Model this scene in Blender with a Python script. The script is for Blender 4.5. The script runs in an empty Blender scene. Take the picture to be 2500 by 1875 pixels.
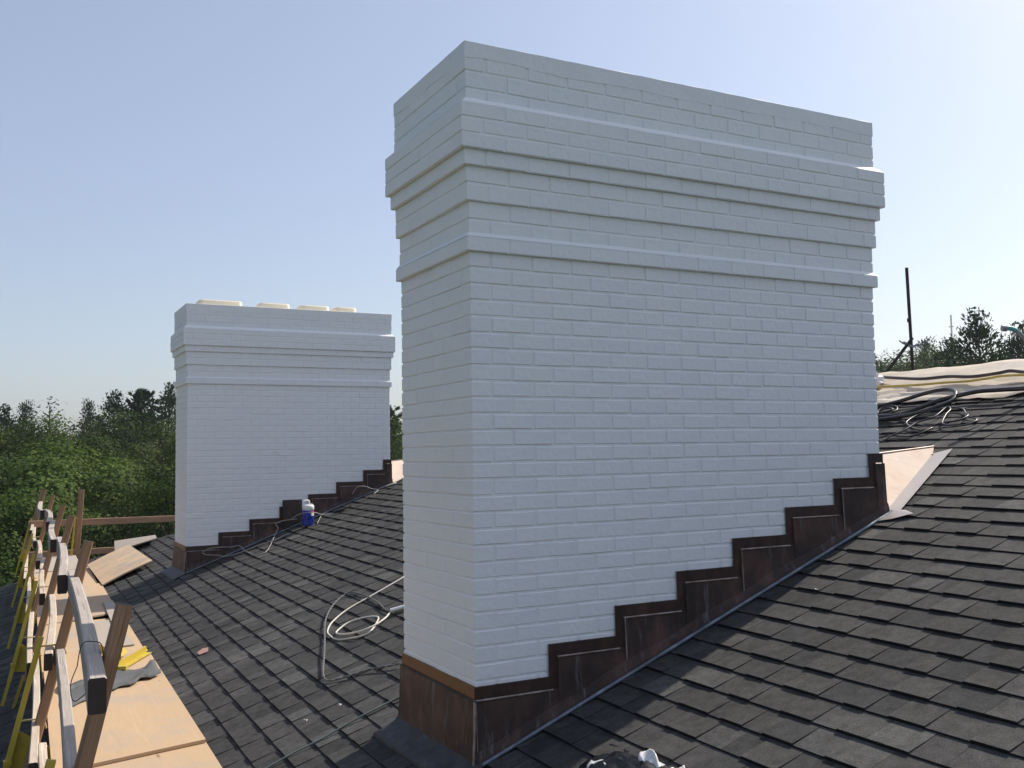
import bpy, math, random
from mathutils import Vector, Matrix, noise

# ------------------------------------------------------------------ camera, sky, sun, exposure
scene = bpy.context.scene
COL = scene.collection
R = math.radians
CAM = Vector((-1.768, -3.700, -0.855))
cam_d = bpy.data.cameras.new('camera')
cam_d.sensor_fit = 'HORIZONTAL'; cam_d.sensor_width = 36.0; cam_d.lens = 34.08
cam_d.clip_start = 0.05; cam_d.clip_end = 6000
cam = bpy.data.objects.new('camera', cam_d); COL.objects.link(cam)
YAW, PITCH, ROLL = R(27.936), R(4.010), R(-0.925)
_f = Vector((math.sin(YAW)*math.cos(PITCH), math.cos(YAW)*math.cos(PITCH), math.sin(PITCH)))
_r = Vector((math.cos(YAW), -math.sin(YAW), 0)); _u = _r.cross(_f)
_r2 = _r*math.cos(ROLL)+_u*math.sin(ROLL); _u2 = -_r*math.sin(ROLL)+_u*math.cos(ROLL)
cam.matrix_world = Matrix(((_r2.x, _u2.x, -_f.x, CAM.x), (_r2.y, _u2.y, -_f.y, CAM.y), (_r2.z, _u2.z, -_f.z, CAM.z), (0, 0, 0, 1)))
scene.camera = cam

SUN_EL, SUN_AZ = R(45), R(79)            # azimuth clockwise from +Y
world = bpy.data.worlds.new('World'); scene.world = world; world.use_nodes = True
wn = world.node_tree
sky = wn.nodes.new('ShaderNodeTexSky'); sky.sky_type = 'NISHITA'; sky.sun_disc = False
sky.sun_elevation = SUN_EL; sky.sun_rotation = SUN_AZ
sky.air_density = 1.0; sky.dust_density = 1.8; sky.ozone_density = 1.5; sky.altitude = 0
wn.nodes['Background'].inputs['Strength'].default_value = 0.13
hz = wn.nodes.new('ShaderNodeMix'); hz.data_type = 'RGBA'          # even summer haze veiling the whole sky
hz.inputs[0].default_value = 0.28; hz.inputs[7].default_value = (4.5, 4.85, 6.0, 1)
wn.links.new(sky.outputs['Color'], hz.inputs[6]); wn.links.new(hz.outputs[2], wn.nodes['Background'].inputs['Color'])
sun_d = bpy.data.lights.new('sun', 'SUN'); sun_d.energy = 4.8; sun_d.angle = R(0.6); sun_d.color = (1, 0.93, 0.82)
sun = bpy.data.objects.new('sun', sun_d); COL.objects.link(sun)
to_sun = Vector((math.sin(SUN_AZ)*math.cos(SUN_EL), math.cos(SUN_AZ)*math.cos(SUN_EL), math.sin(SUN_EL)))
sun.rotation_euler = (-to_sun).to_track_quat('-Z', 'Y').to_euler()
scene.view_settings.view_transform = 'Standard'; scene.view_settings.look = 'None'
scene.view_settings.exposure = 0.15; scene.view_settings.gamma = 1.0
scene.cycles.use_denoising = True
scene.cycles.max_bounces = 6
rng = random.Random(7)

# ------------------------------------------------------------------ helpers
def tag(o, label=None, cat=None, group=None, kind=None):
    if label: o['label'] = label
    if cat: o['category'] = cat
    if group: o['group'] = group
    if kind: o['kind'] = kind
    return o

def empty(name, loc=(0, 0, 0), rz=0):
    o = bpy.data.objects.new(name, None); COL.objects.link(o)
    o.location = loc; o.rotation_euler = (0, 0, rz); o.empty_display_size = 0.1
    return o

def link(name, mesh, parent=None, loc=None):
    o = bpy.data.objects.new(name, mesh); COL.objects.link(o)
    if parent: o.parent = parent
    if loc is not None: o.location = loc
    return o

class MB:
    """collects faces; build() links them as one mesh object"""
    def __init__(s): s.v = []; s.f = []; s.t = []; s.sm = []
    def add(s, vs, fs, tone=0.0, smooth=False):
        n = len(s.v); s.v += [tuple(v) for v in vs]
        s.f += [tuple(i+n for i in f) for f in fs]
        s.t += [tone]*len(vs); s.sm += [smooth]*len(fs)
    def box(s, a, b, tone=0.0):
        x0, y0, z0 = a; x1, y1, z1 = b
        s.add([(x0,y0,z0),(x1,y0,z0),(x1,y1,z0),(x0,y1,z0),(x0,y0,z1),(x1,y0,z1),(x1,y1,z1),(x0,y1,z1)],
              [(0,3,2,1),(4,5,6,7),(0,1,5,4),(1,2,6,5),(2,3,7,6),(3,0,4,7)], tone)
    def hexa(s, p, tone=0.0):       # 8 points, bottom ring then top ring, counter-clockwise from above
        s.add(p, [(0,3,2,1),(4,5,6,7),(0,1,5,4),(1,2,6,5),(2,3,7,6),(3,0,4,7)], tone)
    def prism(s, poly, off, tone=0.0):   # polygon extruded by vector off
        n = len(poly); off = Vector(off)
        vs = [Vector(p) for p in poly]+[Vector(p)+off for p in poly]
        fs = [tuple(range(n)), tuple(range(2*n-1, n-1, -1))]+[(i, i+n, (i+1) % n+n, (i+1) % n) for i in range(n)]
        s.add(vs, fs, tone)
    def beam(s, p, q, w, h, up=(0, 0, 1), tone=0.0, twist=0):
        """rectangular bar from p to q: w across, h along up"""
        p = Vector(p); q = Vector(q); d = (q-p).normalized(); up = Vector(up)
        a = d.cross(up).normalized(); b = a.cross(d).normalized()
        a = a*w/2; b = b*h/2; ch = min(w, h)*0.07
        ring = lambda c: [c-a-b, c+a-b, c+a+b, c-a+b]
        s.add(ring(p)+ring(q), [(0,3,2,1),(4,5,6,7),(0,1,5,4),(1,2,6,5),(2,3,7,6),(3,0,4,7)], tone)
    def tube(s, pts, r, n=8, caps=True, tone=0.0, rads=None):
        pts = [Vector(p) for p in pts]; vs = []; prev = None
        for i, p in enumerate(pts):
            d = (pts[min(i+1, len(pts)-1)]-pts[max(i-1, 0)])
            if d.length < 1e-9: d = Vector((0, 0, 1))
            d.normalize()
            if prev is None:
                a = d.cross(Vector((0, 0, 1)));
                if a.length < 1e-3: a = d.cross(Vector((1, 0, 0)))
            else: a = prev-d*prev.dot(d)
            a.normalize(); prev = a; b = d.cross(a); rr = rads[i] if rads else r
            for k in range(n):
                t = 2*math.pi*k/n; vs.append(p+a*math.cos(t)*rr+b*math.sin(t)*rr)
        fs = []
        for i in range(len(pts)-1):
            for k in range(n):
                fs.append((i*n+k, i*n+(k+1) % n, (i+1)*n+(k+1) % n, (i+1)*n+k))
        s.add(vs, fs, tone, True)
        if caps:
            s.add(vs[:n], [tuple(range(n-1, -1, -1))], tone); s.add(vs[-n:], [tuple(range(n))], tone)
    def lathe(s, prof, n=20, c=(0, 0, 0), tone=0.0, smooth=True):
        c = Vector(c); vs = []; fs = []
        for (r, z) in prof:
            for k in range(n):
                t = 2*math.pi*k/n; vs.append(c+Vector((r*math.cos(t), r*math.sin(t), z)))
        for i in range(len(prof)-1):
            for k in range(n): fs.append((i*n+k, i*n+(k+1) % n, (i+1)*n+(k+1) % n, (i+1)*n+k))
        s.add(vs, fs, tone, smooth)
        s.add(vs[:n], [tuple(range(n-1, -1, -1))], tone); s.add(vs[-n:], [tuple(range(n))], tone)
    def mesh(s, name, mat):
        m = bpy.data.meshes.new(name); m.from_pydata(s.v, [], s.f)
        a = m.attributes.new('tone', 'FLOAT', 'POINT'); a.data.foreach_set('value', s.t)
        m.polygons.foreach_set('use_smooth', s.sm)
        if mat: m.materials.append(mat)
        m.update(); return m
    def build(s, name, mat, parent=None, loc=None):
        return link(name, s.mesh(name, mat), parent, loc)

def smooth_path(pts, k=5):
    """Catmull-Rom through the points"""
    P = [Vector(p) for p in pts]; out = []
    for i in range(len(P)-1):
        a = P[max(i-1, 0)]; b = P[i]; c = P[i+1]; d = P[min(i+2, len(P)-1)]
        for j in range(k):
            t = j/k
            out.append(0.5*((2*b)+(c-a)*t+(2*a-5*b+4*c-d)*t*t+(3*b-a-3*c+d)*t**3))
    out.append(P[-1]); return out

# ------------------------------------------------------------------ materials
def mat(name, base, rough=0.7, metal=0.0, spec=0.5):
    m = bpy.data.materials.new(name); m.use_nodes = True
    b = m.node_tree.nodes['Principled BSDF']
    b.inputs['Base Color'].default_value = (*base, 1); b.inputs['Roughness'].default_value = rough
    b.inputs['Metallic'].default_value = metal; b.inputs['Specular IOR Level'].default_value = spec
    return m
class NT:
    def __init__(s, m): s.m = m; s.t = m.node_tree; s.b = s.t.nodes['Principled BSDF']
    def n(s, typ, **kw):
        x = s.t.nodes.new(typ)
        for k, v in kw.items():
            if k in x.inputs: x.inputs[k].default_value = v
            else: setattr(x, k, v)
        return x
    def l(s, a, b): s.t.links.new(a, b)
    def coord(s, scale=(1, 1, 1), kind='Object', rot=(0, 0, 0)):
        c = s.n('ShaderNodeTexCoord'); mp = s.n('ShaderNodeMapping')
        mp.inputs['Scale'].default_value = scale; mp.inputs['Rotation'].default_value = rot
        s.l(c.outputs[kind], mp.inputs['Vector']); return mp.outputs['Vector']
    def noise(s, vec, scale, detail=4, rough=0.55, dist=0.0):
        x = s.n('ShaderNodeTexNoise'); x.inputs['Scale'].default_value = scale; x.inputs['Detail'].default_value = detail
        x.inputs['Roughness'].default_value = rough; x.inputs['Distortion'].default_value = dist
        s.l(vec, x.inputs['Vector']); return x.outputs['Fac']
    def ramp(s, fac, stops, interp='LINEAR'):
        x = s.n('ShaderNodeValToRGB'); x.color_ramp.interpolation = interp; e = x.color_ramp.elements
        while len(e) < len(stops): e.new(0.5)
        for i, (p, c) in enumerate(stops):
            e[i].position = p; e[i].color = (*c, 1) if len(c) == 3 else c
        s.l(fac, x.inputs['Fac']); return x.outputs['Color']
    def mix(s, fac, a, b, mode='MIX'):
        x = s.n('ShaderNodeMix', data_type='RGBA', blend_type=mode)
        for sock, v in ((x.inputs[0], fac), (x.inputs[6], a), (x.inputs[7], b)):
            if hasattr(v, 'is_linked'): s.l(v, sock)
            elif isinstance(v, (int, float)): sock.default_value = v
            else: sock.default_value = (*v, 1)
        return x.outputs[2]
    def math(s, op, a, b=0.0):
        x = s.n('ShaderNodeMath', operation=op)
        for sock, v in ((x.inputs[0], a), (x.inputs[1], b)):
            if hasattr(v, 'is_linked'): s.l(v, sock)
            else: sock.default_value = v
        return x.outputs[0]
    def tone(s):      # per-piece tone: object colour for single pieces, point attribute for joined ones
        o = s.n('ShaderNodeObjectInfo'); a = s.n('ShaderNodeAttribute', attribute_name='tone')
        sep = s.n('ShaderNodeSeparateColor'); s.l(o.outputs['Color'], sep.inputs[0])
        return s.math('ADD', sep.outputs[0], a.outputs['Fac'])
    def bump(s, h, strength, dist=0.01):
        x = s.n('ShaderNodeBump'); x.inputs['Strength'].default_value = strength; x.inputs['Distance'].default_value = dist
        s.l(h, x.inputs['Height']); s.l(x.outputs['Normal'], s.b.inputs['Normal'])
    def base(s, c): s.l(c, s.b.inputs['Base Color'])

def m_paint():
    m = mat('white_paint', (0.8, 0.8, 0.8), 0.6, 0, 0.3); t = NT(m); v = t.coord()
    n1 = t.noise(v, 1.3, 5); n2 = t.noise(v, 45, 4); n3 = t.noise(v, 9, 3)
    c = t.ramp(n1, [(0.3, (0.83, 0.83, 0.825)), (0.75, (0.87, 0.87, 0.87))])
    oi = t.n('ShaderNodeObjectInfo'); at = t.n('ShaderNodeAttribute', attribute_name='tone')
    c = t.mix(1.0, c, t.ramp(t.math('FRACT', t.math('ADD', oi.outputs['Random'], at.outputs['Fac'])), [(0, (0.975, 0.975, 0.985)), (0.5, (1, 1, 1)), (1, (1.005, 0.998, 0.993))]), 'MULTIPLY')
    c = t.mix(t.ramp(n3, [(0.6, (0, 0, 0)), (0.85, (0.25, 0.25, 0.25))]), c, (0.72, 0.715, 0.70))
    t.base(c); t.bump(t.math('ADD', n2, t.math('MULTIPLY', n3, 2.5)), 0.5, 0.004); return m
def m_copper_old():
    m = mat('aged_copper', (0.05, 0.03, 0.02), 0.6, 0.1, 0.3); t = NT(m)
    v = t.coord((3, 3, 1.2)); v2 = t.coord((1, 1, 1)); v3 = t.coord((11, 11, 1.3))
    c = t.ramp(t.noise(v2, 2.4, 6, 0.65), [(0.3, (0.024, 0.020, 0.019)), (0.48, (0.058, 0.038, 0.032)), (0.68, (0.120, 0.068, 0.053))])
    c = t.mix(t.ramp(t.noise(v, 3, 5), [(0.54, (0, 0, 0)), (0.70, (0.55,)*3)]), c, (0.175, 0.088, 0.070))
    c = t.mix(t.ramp(t.noise(v3, 2.2, 5, 0.7), [(0.57, (0, 0, 0)), (0.72, (0.65,)*3)]), c, (0.20, 0.205, 0.215))
    t.base(c); t.l(t.ramp(t.noise(v2, 7, 4), [(0.3, (0.5,)*3), (0.8, (0.75,)*3)]), t.b.inputs['Roughness'])
    t.bump(t.noise(v2, 12, 3), 0.25, 0.006); return m
def m_copper_trim():
    m = mat('brown_copper_trim', (0.10, 0.05, 0.025), 0.5, 0.3); t = NT(m)
    v = t.coord((7, 7, 3)); v2 = t.coord()
    c = t.ramp(t.noise(v, 2, 5), [(0.3, (0.034, 0.022, 0.018)), (0.55, (0.066, 0.036, 0.027)), (0.8, (0.11, 0.065, 0.045))])
    c = t.mix(t.ramp(t.noise(v2, 9, 4), [(0.58, (0, 0, 0)), (0.75, (0.5,)*3)]), c, (0.03, 0.022, 0.018))
    t.base(c); t.bump(t.noise(v2, 20, 3), 0.2, 0.004); return m
def m_copper_new():
    m = mat('bright_copper', (0.5, 0.38, 0.3), 0.8, 0.0, 0.08); t = NT(m); v = t.coord((1, 1, 1))
    c = t.ramp(t.noise(v, 3.2, 5, 0.62, 0.4), [(0.3, (0.56, 0.43, 0.34)), (0.5, (0.64, 0.52, 0.43)), (0.8, (0.66, 0.57, 0.50))])
    c = t.mix(t.ramp(t.noise(v, 16, 4, 0.6), [(0.62, (0, 0, 0)), (0.72, (0.6,)*3)]), c, (0.76, 0.70, 0.63))
    t.base(c); t.l(t.ramp(t.noise(v, 3, 4), [(0.3, (0.7,)*3), (0.8, (0.85,)*3)]), t.b.inputs['Roughness'])
    t.bump(t.noise(v, 6, 3), 0.2, 0.02); return m
def m_lead(col=(0.20, 0.23, 0.27), rough=0.45):
    m = mat('lead_sheet', col, rough, 0.6); t = NT(m); v = t.coord()
    c = t.ramp(t.noise(v, 14, 5, 0.7), [(0.3, tuple(x*0.45 for x in col)), (0.6, col), (0.8, tuple(min(1, x*1.9) for x in col))])
    t.base(c); t.bump(t.noise(v, 18, 3), 0.3, 0.005); return m
def m_solder():
    m = mat('solder_hem', (0.33, 0.27, 0.23), 0.5, 0.5); t = NT(m); v = t.coord()
    t.base(t.ramp(t.noise(v, 20, 4), [(0.3, (0.20, 0.14, 0.11)), (0.7, (0.42, 0.36, 0.33))])); return m
def m_shingle():
    m = mat('asphalt_shingle', (0.05, 0.05, 0.05), 0.9, 0, 0.25); t = NT(m); v = t.coord(kind='Generated')
    g = t.n('ShaderNodeNewGeometry'); P = g.outputs['Position']
    tone = t.tone()
    c = t.ramp(tone, [(0.0, (0.030, 0.030, 0.031)), (0.3, (0.042, 0.041, 0.041)), (0.55, (0.051, 0.049, 0.047)), (0.75, (0.059, 0.057, 0.055)), (1.0, (0.078, 0.077, 0.074))])
    gr = t.noise(P, 260, 3, 0.75); c = t.mix(1.0, c, t.ramp(gr, [(0.3, (0.45,)*3), (0.5, (1,)*3), (0.70, (2.0,)*3)]), 'MULTIPLY')
    md = t.noise(P, 22, 4, 0.6); c = t.mix(1.0, c, t.ramp(md, [(0.25, (0.62,)*3), (0.75, (1.38,)*3)]), 'MULTIPLY')
    lg = t.noise(P, 1.6, 4, 0.6); c = t.mix(1.0, c, t.ramp(lg, [(0.3, (0.74, 0.745, 0.75)), (0.7, (1.14, 1.145, 1.15))]), 'MULTIPLY')
    sx = t.n('ShaderNodeSeparateXYZ'); t.l(P, sx.inputs[0])          # trodden dust running down the slope
    dd = t.math('DIVIDE', t.math('SUBTRACT', sx.outputs[1], t.math('ADD', 3.35, t.math('MULTIPLY', sx.outputs[0], 0.25))), 0.20)
    ms_ = t.math('MULTIPLY', t.math('POWER', 2.718, t.math('MULTIPLY', t.math('MULTIPLY', dd, dd), -1.0)), t.math('LESS_THAN', sx.outputs[0], 0.35))
    ms_ = t.math('MULTIPLY', ms_, t.ramp(t.noise(P, 5, 5, 0.65), [(0.4, (0, 0, 0)), (0.75, (0.75,)*3)]))
    c = t.mix(ms_, c, (0.17, 0.165, 0.155))
    t.base(c); t.bump(t.math('ADD', gr, md), 0.6, 0.003); return m
def m_ply(name='plywood', hue=(0.52, 0.365, 0.225)):
    m = mat(name, hue, 0.75, 0, 0.3); t = NT(m)
    g = t.n('ShaderNodeNewGeometry'); oi = t.n('ShaderNodeObjectInfo')
    mp = t.n('ShaderNodeMapping'); t.l(g.outputs['Position'], mp.inputs['Vector']); mp.inputs['Scale'].default_value = (3.2, 0.9, 3)
    cb = t.n('ShaderNodeCombineXYZ'); t.l(t.math('MULTIPLY', oi.outputs['Random'], 30.0), cb.inputs[0]); t.l(cb.outputs[0], mp.inputs['Location'])
    v = mp.outputs['Vector']
    gr = t.n('ShaderNodeMapping'); t.l(v, gr.inputs['Vector']); gr.inputs['Scale'].default_value = (2.6, 0.55, 2)
    w = t.noise(gr.outputs['Vector'], 2.2, 7, 0.62, 1.6)
    d = tuple(x*0.84 for x in hue); l = tuple(min(1, x*1.10) for x in hue)
    c = t.ramp(w, [(0.3, d), (0.48, hue), (0.54, tuple(x*0.93 for x in hue)), (0.7, l)])
    c = t.mix(t.ramp(t.noise(v, 0.6, 4), [(0.35, (0, 0, 0)), (0.7, (0.6,)*3)]), c, tuple(x*0.88 for x in hue))
    vo = t.n('ShaderNodeTexVoronoi'); vo.inputs['Scale'].default_value = 1.1; t.l(v, vo.inputs['Vector'])
    c = t.mix(t.ramp(vo.outputs['Distance'], [(0.015, (0.8,)*3), (0.045, (0, 0, 0))]), c, (0.14, 0.075, 0.04))
    st = t.noise(g.outputs['Position'], 2.1, 6, 0.65)
    c = t.mix(t.ramp(st, [(0.48, (0, 0, 0)), (0.68, (0.65,)*3)]), c, (0.36, 0.32, 0.28))
    t.base(c); t.bump(w, 0.15, 0.002); return m
def m_lumber(name, hue, axis='Y'):
    m = mat(name, hue, 0.8, 0, 0.25); t = NT(m)
    oi = t.n('ShaderNodeObjectInfo'); c0 = t.n('ShaderNodeTexCoord'); mp = t.n('ShaderNodeMapping')
    mp.inputs['Scale'].default_value = (60, 1.6, 60) if axis == 'Y' else (60, 60, 1.6)
    t.l(c0.outputs['Object'], mp.inputs['Vector'])
    cb = t.n('ShaderNodeCombineXYZ'); t.l(t.math('MULTIPLY', oi.outputs['Random'], 50.0), cb.inputs[1]); t.l(cb.outputs[0], mp.inputs['Location'])
    v = mp.outputs['Vector']; n1 = t.noise(v, 1.0, 4, 0.6, 0.6); n2 = t.noise(c0.outputs['Object'], 3, 4)
    c = t.ramp(n1, [(0.32, tuple(x*0.42 for x in hue)), (0.47, hue), (0.54, tuple(x*0.80 for x in hue)), (0.72, tuple(min(1, x*1.4) for x in hue))])
    c = t.mix(t.ramp(n2, [(0.4, (0, 0, 0)), (0.75, (0.6,)*3)]), c, tuple(x*0.7 for x in hue))
    vo = t.n('ShaderNodeTexVoronoi'); vo.inputs['Scale'].default_value = 2.3; t.l(c0.outputs['Object'], vo.inputs['Vector'])
    c = t.mix(t.ramp(vo.outputs['Distance'], [(0.05, (0.8,)*3), (0.10, (0, 0, 0))]), c, (0.05, 0.028, 0.018))
    t.base(c); t.bump(n1, 0.3, 0.003); return m
def m_worn(name, hue, rough=0.5, metal=0.0, wear=(0.2, 0.15, 0.1), amt=0.5, scale=9):
    m = mat(name, hue, rough, metal); t = NT(m); v = t.coord(kind='Object')
    n = t.noise(v, scale, 6, 0.65)
    c = t.mix(t.ramp(n, [(0.55, (0, 0, 0)), (0.75, (amt,)*3)]), hue, wear)
    t.base(c); t.bump(n, 0.15, 0.004); return m
def m_cloth():
    m = mat('canvas', (0.62, 0.54, 0.44), 0.95, 0, 0.1); t = NT(m); v = t.coord()
    c = t.ramp(t.noise(v, 2.5, 6, 0.65), [(0.3, (0.50, 0.43, 0.35)), (0.55, (0.64, 0.56, 0.46)), (0.8, (0.70, 0.64, 0.56))])
    c = t.mix(t.ramp(t.noise(v, 5, 5), [(0.66, (0, 0, 0)), (0.8, (0.5,)*3)]), c, (0.33, 0.27, 0.22))
    t.base(c); t.bump(t.noise(v, 14, 5, 0.6), 0.4, 0.01); return m
def m_leaf(name, cols, trans=0.35):
    m = mat(name, cols[1], 0.85, 0, 0.08); t = NT(m); nt = m.node_tree
    a = t.n('ShaderNodeAttribute', attribute_name='tone'); oi = t.n('ShaderNodeObjectInfo')
    f = t.math('ADD', t.math('MULTIPLY', a.outputs['Fac'], 0.62), t.math('MULTIPLY', oi.outputs['Random'], 0.40))
    c = t.ramp(f, [(0.1, cols[0]), (0.5, cols[1]), (0.95, cols[2])]); t.base(c)
    tr = t.n('ShaderNodeBsdfTranslucent'); t.l(t.mix(1.0, c, (1.3, 1.5, 0.6), 'MULTIPLY'), tr.inputs['Color'])
    mx = t.n('ShaderNodeMixShader'); mx.inputs[0].default_value = trans
    t.l(t.b.outputs[0], mx.inputs[1]); t.l(tr.outputs[0], mx.inputs[2]); t.l(mx.outputs[0], nt.nodes['Material Output'].inputs['Surface'])
    return m

M = dict(
    paint=m_paint(), copper=m_copper_old(), trim=m_copper_trim(), bright=m_copper_new(), lead=m_lead(), solder=m_solder(),
    lead_dark=m_lead((0.055, 0.058, 0.066), 0.6), shingle=m_shingle(), ply=m_ply(), ply_new=m_ply('fresh_plywood', (0.70, 0.50, 0.31)), ply_grey=m_ply('weathered_plywood', (0.42, 0.36, 0.30)),
    rail=m_lumber('weathered_rail', (0.46, 0.40, 0.35)), railnew=m_lumber('pale_rail', (0.58, 0.48, 0.38)),
    post=m_lumber('brown_post', (0.36, 0.22, 0.13)), farrail=m_lumber('red_brown_rail', (0.44, 0.27, 0.17)),
    yellow=m_worn('yellow_enamel', (0.50, 0.38, 0.04), 0.5, 0, (0.22, 0.16, 0.06), 0.6, 14),
    steel=m_worn('rusty_tube', (0.050, 0.036, 0.038), 0.55, 0.5, (0.11, 0.06, 0.045), 0.6, 12),
    galv=m_worn('galvanised_clamp', (0.26, 0.25, 0.26), 0.45, 0.7),
    canvas=m_cloth(), felt=m_worn('tar_felt', (0.10, 0.102, 0.105), 0.9, 0, (0.20, 0.195, 0.19), 0.8, 6),
    rubber=m_worn('black_rubber', (0.018, 0.016, 0.018), 0.4, 0, (0.05, 0.045, 0.05), 0.6), plum=m_worn('dark_hose', (0.045, 0.03, 0.035), 0.45),
    whitehose=m_worn('white_hose', (0.66, 0.62, 0.54), 0.5, 0, (0.4, 0.36, 0.3), 0.5), rope=m_worn('grey_rope', (0.17, 0.17, 0.165), 0.9, 0, (0.07, 0.07, 0.07), 0.8, 60),
    greycable=m_worn('green_grey_cable', (0.13, 0.16, 0.145), 0.5), wire=m_worn('pale_wire', (0.36, 0.34, 0.32), 0.5),
    yellowhose=m_worn('yellow_hose', (0.55, 0.40, 0.10), 0.5), teal=m_worn('teal_hose', (0.05, 0.28, 0.29), 0.5, 0, (0.2, 0.24, 0.24), 0.6),
    greyhose=m_worn('grey_hose', (0.20, 0.235, 0.235), 0.5), blue=mat('blue_plastic', (0.012, 0.03, 0.28), 0.35), whiteplastic=mat('white_plastic', (0.8, 0.8, 0.8), 0.4),
    red=mat('red_print', (0.55, 0.03, 0.03), 0.5), cream=m_worn('cream_clay', (0.80, 0.70, 0.52), 0.7, 0, (0.65, 0.55, 0.4), 0.4),
    blackbag=mat('black_plastic_film', (0.012, 0.013, 0.016), 0.25), whitefilm=m_worn('white_film', (0.75, 0.73, 0.72), 0.4),
    pinkscrap=mat('pink_scrap', (0.42, 0.24, 0.20), 0.8), bark=m_worn('bark', (0.085, 0.062, 0.048), 0.95, 0, (0.15, 0.13, 0.11), 0.7, 5),
    grass=m_worn('grass', (0.045, 0.075, 0.022), 0.95, 0, (0.08, 0.075, 0.035), 0.8, 0.3), siding=m_worn('siding', (0.5, 0.48, 0.44), 0.8),
    leaf_a=m_leaf('leaf_mid', ((0.012, 0.027, 0.009), (0.044, 0.074, 0.022), (0.112, 0.146, 0.042)), 0.2),
    leaf_b=m_leaf('leaf_light', ((0.019, 0.042, 0.012), (0.066, 0.108, 0.027), (0.140, 0.186, 0.050)), 0.2),
    leaf_c=m_leaf('leaf_olive', ((0.016, 0.025, 0.009), (0.056, 0.070, 0.024), (0.118, 0.130, 0.042)), 0.2),
    needle=m_leaf('needles', ((0.010, 0.022, 0.014), (0.020, 0.042, 0.024), (0.040, 0.068, 0.034)), 0.2),
)

# ------------------------------------------------------------------ terrain
g = MB(); NG = 40
ringr = [0, 15, 30, 60, 120, 250, 500, 1200, 3000]
gv = []; gf = []
for i, rr in enumerate(ringr):
    for k in range(NG):
        t = 2*math.pi*k/NG; z = -13.0+(0.4*math.sin(3*t)+0.3*math.sin(7*t+rr))*min(1, rr/60)
        gv.append((rr*math.cos(t), rr*math.sin(t), z))
for i in range(len(ringr)-1):
    for k in range(NG): gf.append((i*NG+k, (i+1)*NG+k, (i+1)*NG+(k+1) % NG, i*NG+(k+1) % NG))
g.add(gv, gf, 0, True)
tag(g.build('ground', M['grass']), 'green ground below the house and trees', kind='structure')

# ------------------------------------------------------------------ roof: a slope rising to a ridge, with a hip at the far end
SL, KE = 0.378, 0.018                      # rise per metre, drift of the eave line
E_U = Vector((1, -KE, 0)).normalized()     # level direction pointing up the slope
E_V = Vector((KE, 1, 0)).normalized()      # along the eave
def roof_z(x, y): return -2.149+SL*(x-KE*y)
def rp(uu, vv, lift=0.0):
    p = E_U*uu+E_V*vv; return Vector((p.x, p.y, roof_z(p.x, p.y)+lift))
UR = 4.95                                   # ridge
def hip_v(uu): return 11.95-uu*0.97         # hip line
U0 = -3.6; V0 = -5.5
b = MB()
A0, B0, C0, D0 = rp(U0, V0), rp(UR, V0), rp(UR, hip_v(UR)), rp(U0, hip_v(U0))
back = lambda p: Vector((p.x+8.5, p.y-8.5*KE, p.z-8.5*SL))
H1 = rp(U0, hip_v(U0)); H2 = back(C0)+E_V*8.3
b.add([A0, B0, C0, D0], [(0, 1, 2, 3)]); b.add([B0, back(B0), H2, C0], [(0, 1, 2, 3)]); b.add([C0, H2, D0], [(0, 1, 2)])
roof = b.build('roof', M['shingle']); roof.color = (0.2, 0, 0, 1)
tag(roof, 'dark grey asphalt shingle roof slope rising to the ridge', kind='structure')
w_ = MB(); q = E_U*(U0+0.5)+E_V*V0
for (uu, vv, uu2, vv2) in [(U0+0.45, V0+0.4, 12.5, V0+0.4), (U0+0.45, V0+0.4, U0+0.45, 14.6), (U0+0.45, 14.6, 12.5, 14.6), (12.5, V0+0.4, 12.5, 14.6)]:
    p1 = E_U*uu+E_V*vv; p2 = E_U*uu2+E_V*vv2
    w_.add([(p1.x, p1.y, -13.2), (p2.x, p2.y, -13.2), (p2.x, p2.y, -3.9), (p1.x, p1.y, -3.9)], [(0, 1, 2, 3)])
w_.build('wall', M['siding'], roof)

M['asphalt_edge'] = mat('asphalt_cut_edge', (0.014, 0.014, 0.015), 0.9, 0, 0.2)
# shingle tabs: wedges, thick at the lower edge; the nearest 300 are single parts
CH = [(-0.02, -0.02, 2.45, 0.83), (0.095, 7.67, 2.56, 8.52)]          # chimney footprints
EXPO = 0.1335
r1 = random.Random(11)
Nrm = Vector((-SL*E_U.x, -SL*E_U.y, 1)).normalized()
def tab_mesh(th):
    # unit width along v, lower edge at u=0
    mb = MB(); L = EXPO*1.12; h0 = th; h1 = 0.0015
    nl = Vector((-SL, 0, 1)).normalized()
    def pt(uu, vv, h): return Vector((uu, vv, SL*uu))+nl*h
    c = 0.0
    vs = [pt(0, 0, 0), pt(0, 1, 0), pt(L, 1, 0), pt(L, 0, 0), pt(0.002, 0, h0), pt(0.002, 1, h0), pt(L, 1, h1), pt(L, 0, h1)]
    return vs, [(0, 1, 2, 3), (4, 7, 6, 5), (0, 4, 5, 1), (1, 5, 6, 2), (2, 6, 7, 3), (3, 7, 4, 0)]
TV = {}
for th in (0.0090, 0.0150): TV[th] = tab_mesh(th)
tabs = []
fwd = _f
ncourse = int((UR-U0)/EXPO)
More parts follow.
